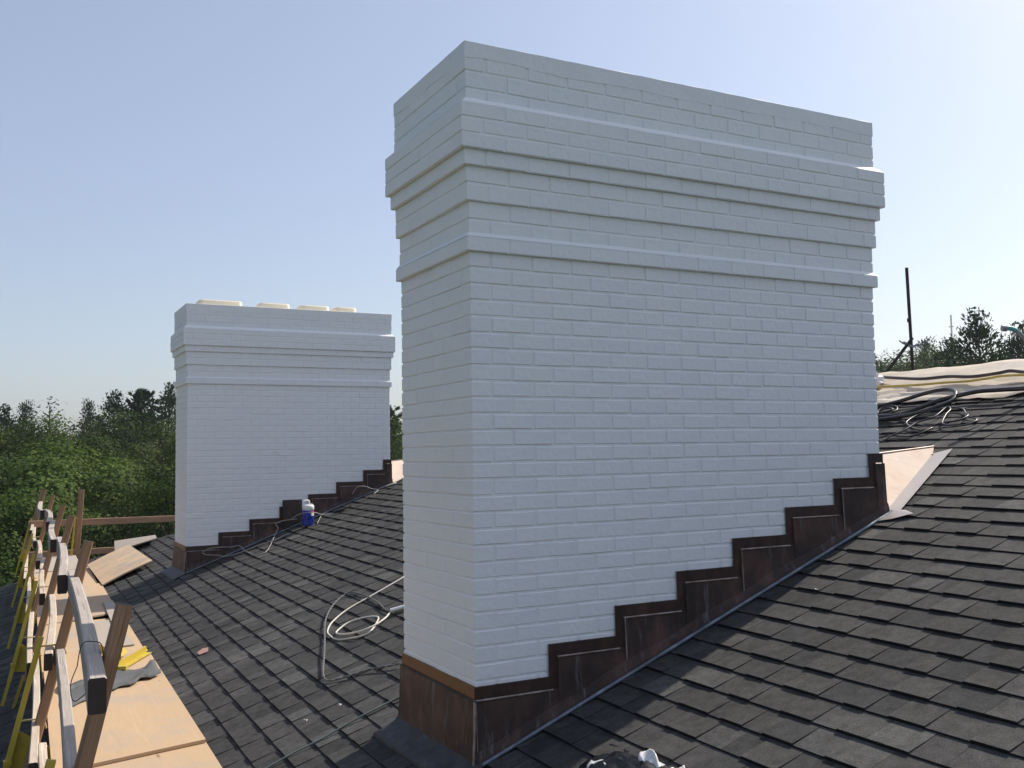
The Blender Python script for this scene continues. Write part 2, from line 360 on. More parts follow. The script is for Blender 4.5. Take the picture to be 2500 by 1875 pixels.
for j in range(ncourse):
    uu = U0+0.02+j*EXPO; vv = V0+r1.random()*0.3; thick = r1.random() < 0.5
    vmax = hip_v(uu)
    while vv < vmax:
        w = (r1.uniform(0.10, 0.21) if thick else r1.uniform(0.07, 0.18))
        c = rp(uu+EXPO/2, vv+w/2); inside = False
        for (x0, y0, x1, y1) in CH:
            if x0+0.05 < c.x < x1-0.05 and y0+0.06 < c.y < y1-0.06: inside = True
        if not inside:
            d = c-CAM; dep = d.dot(fwd); xr = d.dot(_r2)/max(dep, 0.1); yr = d.dot(_u2)/max(dep, 0.1)
            vis = dep > 0.3 and abs(xr) < 0.545 and abs(yr) < 0.41
            hid = (c.y > 0.83 and 0 < c.x and (c.x+1.768)/(c.y+3.7) > 0.39 and c.x < 4) or (c.x < -0.72)
            area = (w*EXPO*max(0.02, (CAM-c).normalized().dot(Nrm))/max(dep, 0.3)**2) if vis and not hid else 0
            tone = min(1, max(0, r1.gauss(0.45 if not thick else 0.55, 0.2)))
            if r1.random() < 0.08: tone = min(1, tone+0.25)
            tabs.append((area, uu, vv+0.0008, w-0.0016, 0.0150 if thick else 0.0090, tone, r1.uniform(-0.0002, 0.0005)))
        vv += w; thick = not thick if r1.random() < 0.85 else thick
tabs.sort(key=lambda a: -a[0])
tmesh = {}
for th in TV:
    mb = MB(); mb.add(*TV[th]); tmesh[th] = mb.mesh('shingle', M['shingle']); tmesh[th].materials.append(M['asphalt_edge']); tmesh[th].polygons[2].material_index = 1
sm = MB(); rot_e = math.atan2(E_V.x, E_V.y)
for i, (ar, uu, vv, w, th, tone, lift) in enumerate(tabs):
    o0 = rp(uu, vv)+Nrm*lift
    if i < 300 and ar > 0:
        o = link('shingle', tmesh[th], roof, o0); o.color = (tone, 0, 0, 1)
        o.scale = (1, w, 1); o.rotation_euler = (0, 0, -rot_e)
    else:
        vs, fs = TV[th]
        sm.add([E_U*p.x+E_V*(p.y*w)+Vector((0, 0, p.z))+o0 for p in vs], fs, tone)
so = sm.build('shingle_field', M['shingle'], roof); so.data.materials.append(M['asphalt_edge'])
so.data.polygons.foreach_set('material_index', [1 if i % 6 == 2 else 0 for i in range(len(so.data.polygons))])
so['kind'] = 'stuff'; so.color = (0, 0, 0, 1)
# hip caps and ridge caps
hipA, hipB = rp(U0, hip_v(U0)), rp(UR, hip_v(UR)); n = 66
hd = (hipB-hipA)/n
for k in range(n):
    p = hipA+hd*k; q2 = p+hd*1.25; side1 = (rp(U0, 0)-rp(U0, 1)).normalized()*0.13; sd2 = E_U*0.13+Vector((0, 0, -0.05))
    mb = MB(); up = Vector((0, 0, 0.022)); up2 = Vector((0, 0, 0.012)); a1 = Vector((-0.02, -0.13, 0.0)); a2 = Vector((0.10, 0.09, -0.035))
    mb.add([p+a1+up*0.2, p+up*1.2, p+a2, q2+a1+up2*0.1, q2+up2, q2+a2, p+a1-up*0.3, p, p+a2-up*0.5],
           [(0, 1, 4, 3), (1, 2, 5, 4), (0, 6, 7, 1), (1, 7, 8, 2)])
    o = mb.build('hip_cap', M['shingle'], roof); o.color = (r1.uniform(0.2, 0.8), 0, 0, 1)
mb = MB()
for k in range(70):
    p = rp(UR, V0+k*0.16, 0.012+0.004*(k % 2)); q2 = p+E_V*0.19
    a = E_U*-0.14+Vector((0, 0, -0.14*SL)); c_ = E_U*0.14+Vector((0, 0, -0.14*SL))
    mb.add([p+a, p, p+c_, q2+a, q2, q2+c_], [(0, 1, 4, 3), (1, 2, 5, 4)], r1.random()*0.8)
mo = mb.build('ridge_cap', M['shingle'], roof); mo.color = (0, 0, 0, 1); mo['kind'] = 'stuff'

# ------------------------------------------------------------------ chimneys
CC = 0.0696; BL, BH = 0.2032, 0.2032/2; L_, W_ = 2.4284, 0.8028
def chamfer_box(sx, sy, sz, ch=0.0045):
    """box centred on origin, every edge chamfered"""
    x, y, z = sx/2, sy/2, sz/2; vs = []; idx = {}
    def V(*p):
        k = tuple(round(a, 6) for a in p)
        if k not in idx: idx[k] = len(vs); vs.append(p)
        return idx[k]
    fs = []
    for ax in range(3):
        for sg in (-1, 1):
            o1, o2 = [(1, 2), (2, 0), (0, 1)][ax]; D = [x, y, z]; q = []
            for (s1, s2) in ((-1, -1), (1, -1), (1, 1), (-1, 1)):
                p = [0, 0, 0]; p[ax] = sg*D[ax]; p[o1] = s1*(D[o1]-ch); p[o2] = s2*(D[o2]-ch); q.append(V(*p))
            fs.append(tuple(q) if sg > 0 else tuple(reversed(q)))
    for ax in range(3):           # edges parallel to ax
        o1, o2 = [(1, 2), (2, 0), (0, 1)][ax]; D = [x, y, z]
        for s1 in (-1, 1):
            for s2 in (-1, 1):
                def P(e, which):
                    p = [0, 0, 0]; p[ax] = e*(D[ax]-ch)
                    if which == 1: p[o1] = s1*D[o1]; p[o2] = s2*(D[o2]-ch)
                    else: p[o1] = s1*(D[o1]-ch); p[o2] = s2*D[o2]
                    return V(*p)
                q = (P(-1, 1), P(1, 1), P(1, 2), P(-1, 2))
                fs.append(q if s1*s2 < 0 else tuple(reversed(q)))
    for s1 in (-1, 1):
        for s2 in (-1, 1):
            for s3 in (-1, 1):
                a = V(s1*x, s2*(y-ch), s3*(z-ch)); b_ = V(s1*(x-ch), s2*y, s3*(z-ch)); c_ = V(s1*(x-ch), s2*(y-ch), s3*z)
                fs.append((a, b_, c_) if s1*s2*s3 > 0 else (a, c_, b_))
    return vs, fs
BD = 0.0925
BR_ST = chamfer_box(0.1930, BD, 1.0, 0.0045)     # placeholder, real heights below
BOX = {}
def brick_geo(length, height):
    k = (round(length, 3), round(height, 3))
    if k not in BOX: BOX[k] = chamfer_box(length, BD, height, 0.0024)
    return k
# courses from the top down: (z bottom, z top, outward offset)
courses = []
for (z0, z1, n, off) in [(0.6375, 0.8660, 3, 0.022), (0.4420, 0.6375, 3, 0.059), (0.3730, 0.4420, 1, 0.039), (0.2240, 0.3730, 2, 0.020), (0.0670, 0.2240, 2, 0.004), (0.0060, 0.0670, 1, 0.020)]:
    h = (z1-z0)/n
    for k in range(n-1, -1, -1): courses.append((z0+k*h, z0+(k+1)*h, off))
for k in range(31): courses.append((0.006-(k+1)*CC, 0.006-k*CC, 0.0))
STEP_X = [0.346, 0.694, 1.042, 1.384, 1.730, 2.072, 2.330]
STEP_Z = [-1.825, -1.687, -1.554, -1.425, -1.291, -1.156, -1.020, -0.895]
PROUD = 0.0046; JT = 0.0130
def make_chimney(loc, label, seed, pots):
    rr = random.Random(seed)
    root = empty('chimney', (loc[0], loc[1], loc[2]-2.16)); tag(root, label, 'chimney', 'white brick chimneys on the roof')
    Z = 2.16                                        # local z of the belt course above the base
    # mortar core, recessed behind the brick faces
    core = MB(); prof = []
    for (z0, z1, off) in courses: prof.append((z0, z1, off-(PROUD if off < 0.003 else 0.0036)))
    last = None
    for (z0, z1, off) in prof:
        core.box((-off, -off, z0+Z-(0.0 if off > 0.0 else 0)), (L_+off, W_+off, z1+Z))
    # one merged run per offset keeps the joints free of coplanar faces
    core = MB(); i = 0
    runs = []
    for (z0, z1, off) in prof:
        if runs and abs(runs[-1][2]-off) < 1e-6: runs[-1][0] = z0
        else: runs.append([z0, z1, off])
    for (z0, z1, off) in runs: core.box((-off, -off, z0+Z-0.0007), (L_+off, W_+off, z1+Z+0.0007))
    co = core.build('mortar', M['paint'], root)
    bricks = []
    for ci, (z0, z1, off) in enumerate(courses):
        k = ci
        same_up = ci > 0 and abs(courses[ci-1][2]-off) < 1e-6; same_dn = ci < len(courses)-1 and abs(courses[ci+1][2]-off) < 1e-6
        gj = 0.0112 if off < 0.003 else 0.0090            # joints meet only inside a band; its outer arrises stay square
        b0 = z0+(gj/2 if same_dn else 0.0004); b1 = z1-(gj/2 if same_up else 0.0004)
        hb = b1-b0; zc = (b0+b1)/2+Z
        if z1 < -1.95: pass
        even = (ci % 2 == 0)
        # shaft course 0 (just under the belt) starts with a half brick on the long face
        half = ((ci-12) % 2 == 0)
        xs0, xs1 = -off, L_+off
        nb = 12; span = (xs1-xs0+JT); bl = span/nb
        rows = []
        if not half:
            for a in range(nb): rows.append((xs0+a*bl, bl-JT))
        else:
            rows.append((xs0+0.0, BD))
            for a in range(nb-1): rows.append((xs0+BD+JT+a*((xs1-xs0-2*BD-JT)/(nb-1)), (xs1-xs0-2*BD-JT)/(nb-1)-JT))
            rows.append((xs1-BD, BD))
        for side, yc in ((0, -off+BD/2), (1, W_+off-BD/2)):
            for a, (x, ln) in enumerate(rows):
                corner_half = half and (a == 0 or a == len(rows)-1)
                if corner_half: continue
                bricks.append((side, Vector((x+ln/2, yc, zc)), ln, hb, 0, z1))
        ys0, ys1 = -off, W_+off; nb2 = 4; sp2 = (ys1-ys0+0.0102)/nb2
        if half:
            yr = [(ys0+a*sp2, sp2-(0.0008 if a < nb2-1 else 0.0102)) for a in range(nb2)]
        else:
            yr = [(ys0+BD+0.0008+a*((ys1-ys0-2*BD)/3), (ys1-ys0-2*BD)/3-0.0008) for a in range(nb2-1)]
        for side, xc in ((2, -off+BD/2), (3, L_+off-BD/2)):
            for (y, ln) in yr: bricks.append((side, Vector((xc, y+ln/2, zc)), ln, hb+(0.0035 if same_up and same_dn else 0), 1, z1))
    meshes = {}
    def visible(b):
        side, c, ln, hb, ax, z1 = b
        if side == 0:
            zr = -1.80+ (c.x/2.43)*0.92
            return z1 > zr-0.02
        return side == 2 and z1 > -1.85
    scored = []
    for b in bricks:
        wc = Vector((c0+d0 for c0, d0 in zip((loc[0], loc[1], loc[2]-Z), b[1])))
        d = wc-CAM; n_ = Vector((0, -1, 0)) if b[0] == 0 else Vector((-1, 0, 0))
        s_ = (b[2]*max(0, (-d).normalized().dot(n_))/d.length_squared) if visible(b) else 0
        if b[0] == 2: s_ *= 0.5
        scored.append((s_, b))
    scored.sort(key=lambda a: -a[0])
    st = MB(); n_single = 0
    for s_, (side, c, ln, hb, ax, z1) in scored:
        c = c+Vector((rr.uniform(-0.0008, 0.0008), rr.uniform(-0.0008, 0.0008), rr.uniform(-0.0009, 0.0009)))
        if ax == 0: c.y += rr.uniform(-0.0012, 0.0010)
        else: c.x += rr.uniform(-0.0012, 0.0010)
        rot = (rr.gauss(0, 0.0035), rr.gauss(0, 0.0045), rr.gauss(0, 0.004)+(math.pi/2 if ax else 0))
        key = brick_geo(ln, hb)
        if s_ > 0 and n_single < 300:
            n_single += 1
            if key not in meshes:
                mb = MB(); mb.add(*BOX[key]); meshes[key] = mb.mesh('brick', M['paint'])
            o = link('brick', meshes[key], root, c); o.rotation_euler = rot
        else:
            mt = Matrix.Translation(c) @ Matrix.Rotation(rot[2], 4, 'Z') @ Matrix.Rotation(rot[1], 4, 'Y') @ Matrix.Rotation(rot[0], 4, 'X')
            vs, fs = BOX[key]; st.add([mt @ Vector(v) for v in vs], fs, rr.random()*0.98)
    sb = st.build('brick_field', M['paint'], root); sb['kind'] = 'stuff'
    # smeared mortar cap with an uneven lower edge
    cap = MB(); o = 0.0235; ring = []
    def per(off, step):
        pts = []
        for (a, b_) in (((-off, -off), (L_+off, -off)), ((L_+off, -off), (L_+off, W_+off)), ((L_+off, W_+off), (-off, W_+off)), ((-off, W_+off), (-off, -off))):
            n2 = max(2, int((Vector(b_)-Vector(a)).length/step))
            for q in range(n2): pts.append(Vector(a).lerp(Vector(b_), q/n2))
        return pts
    pts = per(o, 0.04); n2 = len(pts); vs = []
    for p in pts:
        lo = 0.846+0.020*noise.noise(Vector((p.x*3+seed, p.y*3, 0)))+0.006*noise.noise(Vector((p.x*15, p.y*15, 5)))
        jo = 0.0014*noise.noise(Vector((p.x*9, p.y*9, 2)))
        cx, cy = L_/2, W_/2
        ou = Vector((p.x-cx, p.y-cy)); ou = Vector((math.copysign(1, ou.x) if abs(abs(ou.x)-cx-o) < 1e-3 else 0, math.copysign(1, ou.y) if abs(abs(ou.y)-cy-o) < 1e-3 else 0))
        vs += [(p.x-ou.x*0.012, p.y-ou.y*0.012, Z+lo-0.004), (p.x+ou.x*jo, p.y+ou.y*jo, Z+lo), (p.x+ou.x*jo, p.y+ou.y*jo, Z+0.919), (p.x-ou.x*0.004, p.y-ou.y*0.004, Z+0.9215+0.0025*noise.noise(Vector((p.x*7, p.y*7, 1)))), (p.x-ou.x*0.16, p.y-ou.y*0.16, Z+0.926)]
    fs = []
    for i in range(n2):
        j = (i+1) % n2
        for q in range(4): fs.append((i*5+q, j*5+q, j*5+q+1, i*5+q+1))
    fs.append(tuple(i*5+4 for i in range(n2)))
    cap.add(vs, fs, 0, False); cap.build('mortar_cap', M['paint'], root)
    # sloped mortar washes on the two ledges
    for (zl, o_out, o_in, zh) in ((0.6375, 0.056, 0.0225, 0.669), (0.0670, 0.0185, 0.0045, 0.089)):
        ws = MB(); a = [(-o_out, -o_out), (L_+o_out, -o_out), (L_+o_out, W_+o_out), (-o_out, W_+o_out)]; c = [(-o_in, -o_in), (L_+o_in, -o_in), (L_+o_in, W_+o_in), (-o_in, W_+o_in)]
        ws.add([(p[0], p[1], Z+zl+0.0012) for p in a]+[(p[0], p[1], Z+zh) for p in c]+[(p[0], p[1], Z+zl+0.0012) for p in c], [(i, (i+1) % 4, 4+(i+1) % 4, 4+i) for i in range(4)])
        ws.build('mortar_wash', M['paint'], root)
    # ---- copper flashing, front
    def rz(x, y=0.0): return roof_z(loc[0]+x, loc[1]+y)-loc[2]+Z
    fl = empty('flashing'); fl.parent = root
    xs = [-0.010]+STEP_X+[L_+0.012]
    for i in range(8):
        x0, x1 = xs[i], xs[i+1]; zt = STEP_Z[i]+Z; zn = STEP_Z[min(i+1, 7)]+Z
        # let-in trim: along the top and up the riser of the next step
        tr = MB(); y0 = -0.008
        tr.add([(x0, y0, zt), (x0, y0, zt-0.056), (x1+0.001, y0, zt-0.056), (x1+0.001, y0, zt), (x0, 0.004, zt+0.001), (x1, 0.004, zt+0.001)], [(0, 1, 2, 3), (0, 3, 5, 4)])
        if i < 7: tr.add([(x1, y0-0.0005, zn), (x1, y0-0.0005, zt-0.056), (x1+0.046, y0-0.0005, zt-0.056), (x1+0.046, y0-0.0005, zn-0.03)], [(0, 1, 2, 3)])
        tr.build('reglet_trim', M['trim'], fl)
        # panel below
        xa = x0+(0.046 if i else 0.0); xb = x1+(0.048 if i < 7 else 0.004); p = MB(); yt, yb = -0.012-0.0006*i, -0.020-0.0006*i
        za, zb = rz(xa), rz(xb); zp = zt-0.052
        nx = 6; vs = []
        for c in range(nx+1):
            x = xa+(xb-xa)*c/nx; zb_ = min(rz(x)+0.004, zp-0.01)
            for q in range(5):
                zz = zp+(zb_-zp)*q/4; vs.append((x, yt+(yb-yt)*q/4+0.0012*noise.noise(Vector((x*6+seed, zz*6, i))), zz))
        fs = [(c*5+q, c*5+q+1, (c+1)*5+q+1, (c+1)*5+q) for c in range(nx) for q in range(4)]
        p.add(vs, fs, 0, True); 
        p.add([(xa, yt, zp), (xb, yt, zp), (xb, 0.002, zp), (xa, 0.002, zp), (xa, yb, max(za, 0)), (xa, 0.002, max(za, 0))], [(0, 1, 2, 3), (0, 3, 5, 4)])
        p.build('step_flashing', M['copper'], fl)
        hm = MB(); hm.tube([(xa-0.004, yt-0.0015, zp-0.002), (xb-0.03, yt-0.0015, zp-0.002)], 0.0045, 6); hm.build('solder_hem', M['solder'], fl)
        if i < 7 and i % 2 == 0:
            sx = xa+0.004; hm = MB(); hm.tube([(sx, yt-0.001, zp-0.004), (sx+0.002, yb-0.001, max(rz(sx)+0.01, zp-0.4))], 0.003, 5); hm.build('solder_seam', M['solder'], fl)
    # base upstand and roof flange along the slope
    up = MB(); f2 = MB(); a, b_ = -0.03, L_+0.02
    NP = 24
    for q in range(NP):
        xa = a+(b_-a)*q/NP; xb = a+(b_-a)*(q+1)/NP
        wv = lambda x: 0.050+0.030*abs(noise.noise(Vector((x*2.1+seed, 3, 1))))
        ha, hb_ = wv(xa), wv(xb); up.add([(xa, -0.038, rz(xa)+0.010), (xb, -0.038, rz(xb)+0.010), (xb, -0.024, rz(xb)+hb_+0.012), (xa, -0.024, rz(xa)+ha+0.012), (xb, -0.018, rz(xb)+hb_+0.014), (xa, -0.018, rz(xa)+ha+0.014)], [(0, 1, 2, 3), (3, 2, 4, 5)], 0, False)
    up.build('base_upstand', M['copper'], fl)
    path = [(a+(b_-a)*q/NP, -0.050+0.002*noise.noise(Vector((q*0.7, seed, 0))), rz(a+(b_-a)*q/NP)+0.020) for q in range(NP+1)]
    f2.tube(path, 0.010, 8); f2.build('lead_roll', M['lead'], fl)
    # left end: trim, panel, hem, apron on the roof
    zt = STEP_Z[0]+Z; t3 = MB(); t3.add([(-0.0085, -0.012, zt), (-0.0085, W_+0.006, zt), (-0.0085, W_+0.006, zt-0.055), (-0.0085, -0.012, zt-0.055), (0.004, -0.01, zt+0.001), (0.004, W_+0.006, zt+0.001)], [(0, 1, 2, 3), (0, 4, 5, 1)])
    em = mat('orange_copper', (0.2, 0.09, 0.035), 0.5, 0.3)
    t3.build('reglet_trim', M['orange'], fl)
    p = MB(); vs = []; zb_ = rz(0, 0)+0.004; zp = zt-0.052
    for c in range(9):
        y = -0.021+(W_+0.04)*c/8
        for q in range(7):
            s_ = q/6; zz = zp+(zb_-zp)*s_; vs.append((-0.011-0.014*s_-0.010*max(0, s_-0.75)*4*0.5+0.003*noise.noise(Vector((y*4+seed, zz*4, 9))), y, zz))
    p.add(vs, [(c*7+q, (c+1)*7+q, (c+1)*7+q+1, c*7+q+1) for c in range(8) for q in range(6)], 0, True)
    p.add([(-0.011, -0.021, zp), (-0.011, W_+0.019, zp), (0.003, W_+0.019, zp), (0.003, -0.021, zp)], [(0, 3, 2, 1)])
    p.build('end_flashing', M['copper'], fl)
    hm = MB(); hm.tube([(-0.0125, -0.024, zp-0.002), (-0.0125, W_+0.019, zp-0.002)], 0.004, 6); hm.build('solder_hem', M['lead_dark'], fl)
    cn = MB(); cn.tube([(-0.013, -0.016, zp-0.003), (-0.020, -0.026, (zp+zb_)/2), (-0.030, -0.034, zb_)], 0.0055, 6); cn.build('corner_seam', M['solder'], fl)
    apr = MB(); vs = []
    for c in range(15):
        y = -0.10+(W_+0.13)*c/14
        for q, (dx, lift) in enumerate(((-0.018, 0.045), (-0.040, 0.024), (-0.10, 0.021), (-0.15, 0.021), (-0.152, 0.006))):
            x = dx+0.004*noise.noise(Vector((y*7, q, seed))); vs.append((x, y, rz(x, y)+lift+0.002*noise.noise(Vector((y*9, q*3, seed)))))
    apr.add(vs, [(c*5+q, c*5+q+1, (c+1)*5+q+1, (c+1)*5+q) for c in range(14) for q in range(4)], 0, True)
    apr.build('lead_apron', M['lead_dark'], fl)
    # bright copper saddle behind the chimney, draining to both sides
    ck = MB(); ym = W_/2; zr_ = -0.935+Z
    Pm = Vector((L_+0.002, ym, zr_)); T = Vector((3.26, 0.33, rz(3.26, 0.33)+0.014)); Bn = Vector((L_-0.02, -0.10, rz(L_-0.02, -0.10)+0.014)); Bf = Vector((L_-0.02, W_+0.10, rz(L_-0.02, W_+0.10)+0.014)); Tf = Vector((3.26, W_-0.33, rz(3.26, W_-0.33)+0.014))
    Rg = Vector((3.36, ym, rz(3.36, ym)+0.016))
    cn_ = Vector((L_+0.010, -0.012, rz(L_+0.01, -0.01)+0.02)); cf_ = Vector((L_+0.010, W_+0.012, rz(L_+0.01, W_)+0.02))
    def grid(a, b1, c, d, n=8):
        vs = []
        for i in range(n+1):
            for j in range(n+1):
                p = a.lerp(b1, i/n).lerp(d.lerp(c, i/n), j/n); ed = 0 if i in (0, n) or j in (0, n) else 1
                vs.append(p+Vector((0, 0, ed*0.006*noise.noise(p*7))))
        return vs, [(i*(n+1)+j, (i+1)*(n+1)+j, (i+1)*(n+1)+j+1, i*(n+1)+j+1) for i in range(n) for j in range(n)]
    vs, fs = grid(cn_, T, Rg, Pm); ck.add(vs, fs, 0, True)
    vs, fs = grid(Pm, Rg, Tf, cf_); ck.add(vs, fs, 0, True)
    ck.build('saddle', M['bright'], fl)
    sd = MB(); sd.tube([Pm+Vector((0, 0, 0.002)), Rg+Vector((0, 0, 0.002))], 0.007, 6); sd.build('ridge_seam', M['solder'], fl)
    vl = MB()
    for (c1, t1, sgn) in ((cn_, T, -1), (cf_, Tf, 1)):
        d = (t1-c1); c2 = Vector((c1.x-0.03, c1.y+sgn*0.10, rz(c1.x-0.03, c1.y+sgn*0.10)+0.023)); t2 = Vector((t1.x+0.05, t1.y+sgn*0.10, rz(t1.x+0.05, t1.y+sgn*0.10)+0.023))
        vl.add([c1, t1, t2, c2], [(0, 1, 2, 3) if sgn > 0 else (3, 2, 1, 0)])
    vl.build('valley_flange', M['valley'], fl)
    lp = MB(); c1 = Vector((L_-0.20, -0.06, 0)); pts = [(L_-0.10, -0.06), (L_+0.03, -0.04), (L_+0.04, -0.12), (L_-0.00, -0.20), (L_-0.07, -0.12)]
    lp.add([(x, y, rz(x, y)+0.022+0.003*(i % 2)) for i, (x, y) in enumerate(pts)], [(4, 3, 2, 1, 0)]); lp.build('flashing_tail', M['valley'], fl)
    # flue tiles
    for (x, sx, hh) in pots:
        ft = MB(); prof = []; sy = 0.30
        def rr_ring(ex, ey, z, rad, n=5):
            out = []
            for (cx, cy, a0) in ((ex-rad, ey-rad, 0), (-ex+rad, ey-rad, 90), (-ex+rad, -ey+rad, 180), (ex-rad, -ey+rad, 270)):
                for k in range(n): t = R(a0+90*k/(n-1)); out.append((x+cx+rad*math.cos(t), W_/2+cy+rad*math.sin(t), z))
            return out
        rings = [rr_ring(sx/2, sy/2, Z+0.93, 0.05), rr_ring(sx/2, sy/2, Z+0.945+hh, 0.05), rr_ring(sx/2-0.008, sy/2-0.008, Z+0.958+hh, 0.045), rr_ring(sx/2-0.028, sy/2-0.028, Z+0.958+hh, 0.03), rr_ring(sx/2-0.03, sy/2-0.03, Z+0.90, 0.03)]
        nn = len(rings[0]); vs = sum(rings, []); fs = [(i*nn+k, i*nn+(k+1) % nn, (i+1)*nn+(k+1) % nn, (i+1)*nn+k) for i in range(4) for k in range(nn)]
        fs.append(tuple(4*nn+k for k in range(nn)))
        ft.add(vs, fs, 0, True); ft.build('flue_tile', M['cream'], root)
    return root, Z
M['orange'] = m_worn('orange_copper', (0.17, 0.075, 0.030), 0.5, 0.25, (0.06, 0.03, 0.018), 0.7, 18)
M['valley'] = m_worn('pale_flange', (0.50, 0.45, 0.41), 0.45, 0.5, (0.4, 0.36, 0.33), 0.5, 9)
make_chimney((0, 0, 0), 'large white painted brick chimney in front with stepped dark copper flashing', 3, [])
ch2, Z2 = make_chimney((0.115, 7.694, -0.028), 'smaller looking white painted brick chimney farther back with cream flue tiles on top', 5, [(0.42, 0.50, 0.060), (1.06, 0.37, 0.060), (1.56, 0.36, 0.060), (1.96, 0.27, 0.060)])

# upright dark copper sheet leaning on the far chimney
u_ = MB(); u_.prism([(1.19, 7.640, -1.70), (1.42, 7.640, -1.61), (1.42, 7.665, -1.375), (1.19, 7.665, -1.375)], (0, 0.004, 0))
tag(u_.build('copper_sheet', M['copper']), 'dark copper sheet standing upright against the far chimney beside the blue jug', 'metal sheet')

# ------------------------------------------------------------------ staging at the lower edge of the roof
SE = Vector((0.0231, 1, 0)).normalized(); SP = Vector((SE.y, -SE.x, 0))
def sp(l, s, h): 
    p = CAM+SP*l+SE*s; return Vector((p.x, p.y, CAM.z-h))
HD = 1.575                                            # deck level below the eye
def sheet(name, label, corners, th, m, group=None, bow=0.0, lift=(0, 0, 0, 0), n=6):
    """plywood sheet: four corners (world points), thickness, slight bow"""
    a, b_, c, d = [Vector(p)+Vector((0, 0, l)) for p, l in zip(corners, lift)]
    mb = MB(); vs = []; nrm = (b_-a).cross(d-a).normalized()
    if nrm.z < 0: nrm = -nrm
    for side in (0, 1):
        for i in range(n+1):
            for j in range(n+1):
                p = a.lerp(b_, i/n).lerp(d.lerp(c, i/n), j/n)
                vs.append(p+nrm*(bow*(math.sin(math.pi*i/n))+th*side+0.0015*noise.noise(p*2)))
    m1 = (n+1)*(n+1); idx = lambda s_, i, j: s_*m1+i*(n+1)+j
    fs = []
    for i in range(n):
        for j in range(n):
            fs.append((idx(1, i, j), idx(1, i+1, j), idx(1, i+1, j+1), idx(1, i, j+1))); fs.append((idx(0, i, j), idx(0, i, j+1), idx(0, i+1, j+1), idx(0, i+1, j)))
    for i in range(n):
        for (j, fl) in ((0, 0), (n, 1)):
            q = (idx(0, i, j), idx(0, i+1, j), idx(1, i+1, j), idx(1, i, j)); fs.append(q)
            q = (idx(0, j, i), idx(1, j, i), idx(1, j, i+1), idx(0, j, i+1)); fs.append(q)
    mb.add(vs, fs); o = mb.build(name, m); tag(o, label, 'plywood', group); return o
def deck(l0, l1, s0, s1, z, th, m, label, sk=0.0, bow=0.0, lift=(0, 0, 0, 0)):
    return sheet('plywood_sheet', label, [sp(l0, s0, HD-z), sp(l1, s0+sk, HD-z), sp(l1, s1+sk, HD-z), sp(l0, s1, HD-z)], th, m, 'plywood laid on the staging', bow, lift)
deck(0.13, 0.91, 2.2, 5.60, -0.004, 0.016, M['ply'], 'nearest plywood sheet of the walkway at the bottom edge of the picture', 0.22)
deck(0.14, 0.905, 5.42, 8.05, 0.016, 0.017, M['ply'], 'large knotty plywood sheet below the folded felt on the walkway', 0.20)
deck(0.13, 0.89, 7.85, 10.3, 0.000, 0.016, M['ply'], 'plywood sheet under the yellow bracket on the walkway', 0.1)
deck(0.12, 0.86, 10.2, 12.75, 0.012, 0.016, M['ply'], 'plywood sheet crossed by the far chimney shadow on the walkway', 0.5)
deck(0.12, 0.83, 12.6, 15.2, -0.002, 0.016, M['ply'], 'plywood sheet beside the tilted board on the walkway', 0.3)
deck(0.12, 0.74, 15.0, 17.3, 0.010, 0.016, M['ply_grey'], 'farthest greyish plywood sheet at the end of the walkway', 0.2)
# loose pieces
sheet('plywood_scrap', 'small worn plywood scrap lying between the yellow bracket and the large rail', [sp(0.55, 8.7, HD-0.018), sp(0.83, 8.75, HD-0.02), sp(0.80, 10.2, HD-0.022), sp(0.56, 10.1, HD-0.02)], 0.012, M['ply_grey'], 'plywood laid on the staging')
sheet('plywood_scrap', 'narrow plywood strip at the shingle edge of the walkway near the chimney shadow', [sp(0.74, 9.9, HD-0.034), sp(0.87, 9.9, HD-0.036), sp(0.86, 11.4, HD-0.036), sp(0.76, 11.4, HD-0.034)], 0.012, M['ply_grey'], 'plywood laid on the staging')
sheet('tilted_board', 'tilted plywood board lying on the shingles left of the far chimney', [(-0.608, 9.20, -2.400), (-0.03, 9.25, -2.150), (-0.03, 11.70, -2.140), (-0.60, 11.60, -2.385)], 0.016, M['ply_new'], None, 0.010)
sheet('board_offcut', 'long pale plywood offcut near the hip beyond the tilted board', [(-0.22, 11.75, -2.225), (0.30, 11.28, -2.03), (0.38, 12.02, -2.04), (-0.10, 13.05, -2.18)], 0.014, M['ply_grey'])

